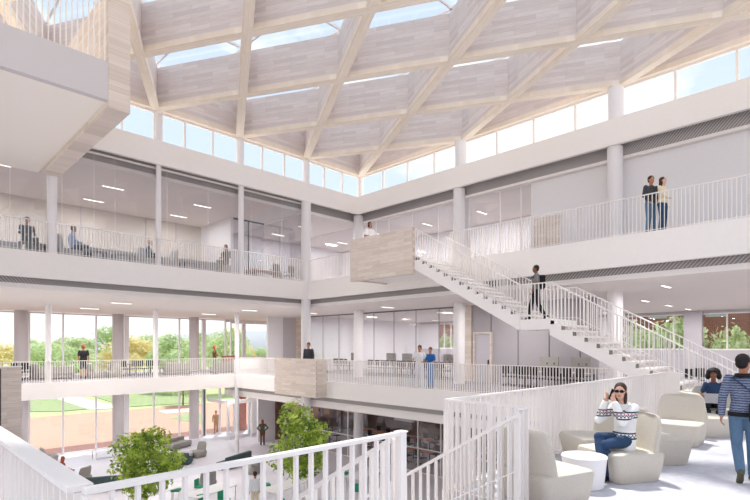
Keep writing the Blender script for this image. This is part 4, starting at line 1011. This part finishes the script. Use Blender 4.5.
# --- laptop woman
p = person('seated woman with dark curly hair and navy top working on a laptop', (14.28, 2.82, fl), face(-1, -.2), 1.72, 'lap', 2, 'navy', 'black', 'black', 'black', 'afro', sleeve='short', near=True, fem=True, head_yaw=0)
lp = thing('laptop', 'silver laptop open on the lap of the curly-haired woman', 'laptop', (13.95, 2.76, fl + .60), face(-1, -.2))
MB().box(-.17, .17, -.12, .12, 0, .018).build('base', SCREEN, lp); MB().bar((0, -.12, .015), (0, -.2, .23), .34, .01).build('screen', LGREY, lp)
# --- walking man
p = person('man walking away in blue striped sweater and jeans with a black shoulder bag', (8.86, 1.38, fl), face(1, .25), 1.80, 'walk', 1, STRIPED, 'jeans', 'olive', 'black', 'short', near=True, head_yaw=-38,
           over=dict(knR=(-.1, -.05, .5), anR=(-.1, .02, .085), toeR=(0, -1, 0), knL=(.08, -.02, .5), anL=(.06, .26, .17), toeL=(.05, -.7, -.7), wrR=(-.25, -.06, .9), elR=(-.24, .03, 1.15), elL=(.25, .06, 1.15), wrL=(.26, .02, .9)))
t, hp, J = p['t'], p['hp'], p['J']
b = MB().box(-.33, -.04, .16, .25, .84, 1.1); bo = b.build('shoulder_bag', CL['bag'], None, bevel=.02)
bo2 = MB()
for mb_, (x0, y0, z0), (x1, y1, z1) in ((bo2, (.13, .10, 1.43), (-.04, .155, 1.28)), (bo2, (-.04, .155, 1.28), (-.2, .12, 1.1)), (bo2, (.13, .10, 1.43), (.12, -.06, 1.46)), (bo2, (.12, -.06, 1.46), (.0, -.15, 1.28)), (bo2, (.0, -.15, 1.28), (-.2, -.1, 1.1))):
    mb_.bar((x0, y0, z0), (x1, y1, z1), .035, .008)
bag = thing('shoulder_bag', 'black bag hanging from a strap across the walking man', 'bag', t.location, t.rotation_euler.z); bag.scale = t.scale
bo.parent = bag; bo.name = 'pouch'; bo.location = (0, 0, 0); bo2.build('strap', CL['navy'], bag)
cl_ = MB(); cl_.tube([(-.09, .05, 1.47), (-.05, .1, 1.47), (.05, .1, 1.47), (.09, .05, 1.47), (.07, -.03, 1.47), (-.07, -.03, 1.47), (-.09, .05, 1.47)], .028, 8).build('collar', CL['black'], t, smooth=True)
cf = MB(); torso(cf, J, [(J['pelvis'] - Vector((0, 0, .06)), Vector((1, 0, 0)), .188, .145, Vector((0, 0, 1))), (J['pelvis'] + Vector((0, 0, .0)), Vector((1, 0, 0)), .188, .143, Vector((0, 0, 1)))]); cf.build('hem', CL['black'], t, smooth=True)
g_ = MB().ell(hp(.06, -.075, .012), (.022, .02, .018), None, 12, 8).ell(hp(-.03, -.092, .012), (.03, .01, .02), None, 12, 8).build('sunglasses', CL['bag'], t, smooth=True)
MB().tube([(0, 0, 0), (0, 0, 0.001)], .001, 4).bm.free()

# --- stairs
X_, Y_ = 15.95, None
Y_ = YonX(536, 15.95)
p = person('man in black with a grey shirt and black backpack on the stair landing', (15.95, Y_, ZL), face(-.75, 1), 1.86, 'walk', 2, 'grey', 'black', 'black', 'black', 'short', sleeve='short', over=dict(anL=(.09, .26, .14)))
bp_ = thing('backpack', 'black backpack on the man on the stair landing', 'backpack', p['t'].location, p['t'].rotation_euler.z); bp_.scale = p['t'].scale
MB().box(-.15, .15, .12, .27, 1.0, 1.43).build('pouch', CL['bag'], bp_, bevel=.05, seg=3)
MB().bar((-.1, .14, 1.42), (-.1, -.13, 1.38), .04, .015).bar((-.1, -.13, 1.38), (-.11, .12, 1.1), .04, .015).build('strap', CL['bag'], bp_)
MB().bar((.1, .14, 1.42), (.1, -.13, 1.38), .04, .015).bar((.1, -.13, 1.38), (.11, .12, 1.1), .04, .015).build('strap', CL['bag'], bp_)
# --- upper level couple
XC = 17.85
person('man in a dark sweater and jeans standing by the upper railing beside a woman', (XC, YonX(651, XC), L3), face(-.55, -.85), 1.92, 'stand', 1, 'charcoal', 'jeans', 'black', 'black', 'short', over=dict(elR=(-.24, .0, 1.15), wrR=(-.2, -.16, .95)))
person('woman in cream cardigan, jeans and brown boots at the upper railing', (XC, YonX(662.5, XC), L3), face(-.2, -1), 1.80, 'stand', 0, 'cream', 'darkjeans', 'boots', 'brown', 'long', fem=True, over=dict(elR=(-.2, -.06, 1.18), wrR=(.0, -.16, 1.1)))
# --- timber landing person
person('person in white shirt with dark hair reading behind the timber landing', (15.6, YonX(370, 15.6), L3), face(-.2, -1), 1.9, 'rail', 1, 'white', 'charcoal', 'black', 'black', 'bob', sleeve='short', fem=True)
# --- upper left seated people
def seated(px, Y, z, f, label, **k): return person(label, (XonY(px, Y), Y, z), face(*f), pose=k.pop('pose', 'sit'), **k)
seated(28, 23.75, L3, (.2, -1), 'person in black with reddish hair at the far left of the upper lounge', H=1.95, top='black', bottom='black', hair='red', skin=1)
seated(75, 24.2, L3, (1, -.1), 'man in blue shirt sitting cross-legged in the upper lounge', H=1.98, top='shirtblue', bottom='darkjeans', shoe='brown', hair='brown', skin=1, pose='sit_cross')
seated(151, 23.95, L3, (.9, -.5), 'person in blue jacket sitting behind the second slim column', H=1.7, top='navy', bottom='charcoal', hair='blond', hstyle='bob', fem=True)
seated(225, 24.0, L3 + .14, (-.9, -.5), 'woman in dark clothes sitting sideways near the upper meeting room', H=1.98, top='charcoal', bottom='grey', hair='black', hstyle='long', fem=True)
stl = MB().box(-.25, .25, -.25, .25, 0, .62).build('stool', LGREY, bevel=.03, loc=(XonY(225, 24.1), 24.1, L3)); tag(stl, 'light grey cube stool under the upper seated woman in dark clothes', 'stool')
# --- middle level people
def standing(px, Y, z, f, label, **k): return person(label, (XonY(px, Y), Y, z), face(*f), **k)
standing(83.5, 33.3, EYE2, (.5, 1), 'man in black shirt and shorts looking out of the gallery windows', H=2.0, top='black', bottom='charcoal', legs='short', sleeve='short', hair='red', skin=1, pose='stand')
standing(214.5, 32.4, EYE2, (.8, -.6), 'woman with reddish hair and folded arms by the gallery windows', H=1.95, top='brown', bottom='grey', hair='red', hstyle='bob', fem=True, pose='arms_crossed')
person('bearded man in a dark jacket standing behind the small timber box', (16.96, YonX(308, 16.96) - .05, EYE2 + .03), face(-.9, -.5), 2.08, 'stand', 1, 'charcoal', 'charcoal', 'black', 'black', 'short')
person('person in white medical clothes leaning at the middle railing', (18.0, YonX(419.5, 18.0), EYE2), face(-.7, -.8), 1.95, 'rail', 1, 'white', 'white', 'white', 'black', 'short', sleeve='short', head_yaw=-30)
person('person in blue medical scrubs leaning at the middle railing', (18.0, YonX(430.5, 18.0), EYE2), face(-1, .1), 1.86, 'rail', 1, 'blue', 'blue', 'black', 'black', 'bun', sleeve='short', fem=True, head_yaw=30, coat=.1)
# --- ground floor people
gpx = g1(216, 433); person('man in tan clothes walking in the ground floor doorway', gpx, face(-.5, -1), 1.85, 'walk', 1, 'tan', 'tan', 'black', 'brown', 'short')
gpx = g1(262.5, 445); person('woman in olive top standing with hands on hips near the right tree', gpx, face(.5, 1), 1.85, 'hips', 1, 'olive', 'brown', 'black', 'red', 'long', fem=True)
gpx = g1(158, 446); person('person in white sitting behind the left tree by the windows', gpx, face(-1, -.2), 1.75, 'sit', 2, 'white', 'grey', 'black', 'black', 'short')
gpx = g1(64, 482); person('person with red hair sitting at the lower left, ground floor', gpx, face(1, .2), 1.75, 'sit', 1, 'red', 'brown', 'brown', 'red', 'long', fem=True)
gpx = g1(255, 512); person('person in white shirt behind the nearest balustrade, ground floor', gpx, face(.3, 1), 1.75, 'stand', 1, 'white', 'cream', 'black', 'brown', 'short')

LCX.exclude = False

# ------------------------------------------------------------------ camera, sky, lights
cam = bpy.data.cameras.new('camera'); co = bpy.data.objects.new('camera', cam); C.objects.link(co)
cam.sensor_width = 36; cam.lens = F / 750 * 36; cam.shift_y = (HY - 250) / 750; cam.clip_start = .05; cam.clip_end = 2000
co.rotation_euler = (PI / 2, 0, -PI / 4); bpy.context.scene.camera = co
w = bpy.data.worlds.new('sky'); bpy.context.scene.world = w; w.use_nodes = True; nt = w.node_tree
bg = nt.nodes['Background']; tc = nt.nodes.new('ShaderNodeTexCoord'); sp = nt.nodes.new('ShaderNodeSeparateXYZ')
nt.links.new(tc.outputs['Generated'], sp.inputs[0])
gr = nt.nodes.new('ShaderNodeValToRGB'); nt.links.new(sp.outputs[2], gr.inputs['Fac'])
gr.color_ramp.elements[0].position = 0; gr.color_ramp.elements[0].color = lin((242, 242, 242))
gr.color_ramp.elements[1].position = .75; gr.color_ramp.elements[1].color = lin((186, 204, 228))
e2 = gr.color_ramp.elements.new(.3); e2.color = lin((200, 214, 233))
mp = nt.nodes.new('ShaderNodeMapping'); mp.inputs['Scale'].default_value = (1, 1, 2.2); mp.inputs['Location'].default_value = (.9, .3, .2)
nt.links.new(tc.outputs['Generated'], mp.inputs[0])
n = nt.nodes.new('ShaderNodeTexNoise'); n.inputs['Scale'].default_value = 3.2; n.inputs['Detail'].default_value = 9; n.inputs['Roughness'].default_value = .55
nt.links.new(mp.outputs[0], n.inputs['Vector'])
cr = nt.nodes.new('ShaderNodeValToRGB'); cr.color_ramp.elements[0].position = .5; cr.color_ramp.elements[1].position = .62
cr.color_ramp.elements[0].color = (0, 0, 0, 1); cr.color_ramp.elements[1].color = (1, 1, 1, 1); nt.links.new(n.outputs['Fac'], cr.inputs['Fac'])
mx = nt.nodes.new('ShaderNodeMix'); mx.data_type = 'RGBA'; mx.inputs['B'].default_value = lin((238, 237, 236))
nt.links.new(cr.outputs['Color'], mx.inputs['Factor']); nt.links.new(gr.outputs['Color'], mx.inputs['A']); nt.links.new(mx.outputs['Result'], bg.inputs['Color'])
bg.inputs['Strength'].default_value = SKY
s = bpy.data.lights.new('sun', 'SUN'); s.energy = SUN; s.angle = R_SUN; s.color = (1, .955, .89)
so = bpy.data.objects.new('sun', s); C.objects.link(so)
az, el = math.radians(SAZ), math.radians(SEL)       # direction towards the sun
dv = Vector((math.cos(az) * math.cos(el), math.sin(az) * math.cos(el), math.sin(el)))
so.rotation_euler = dv.to_track_quat('Z', 'Y').to_euler()
vs = bpy.context.scene.view_settings; vs.view_transform = 'Standard'; vs.look = 'None'; vs.gamma = 1; vs.use_curve_mapping = False; vs.exposure = EXPO
bpy.context.scene.cycles.diffuse_bounces = 8
bpy.context.scene.cycles.transparent_max_bounces = 24
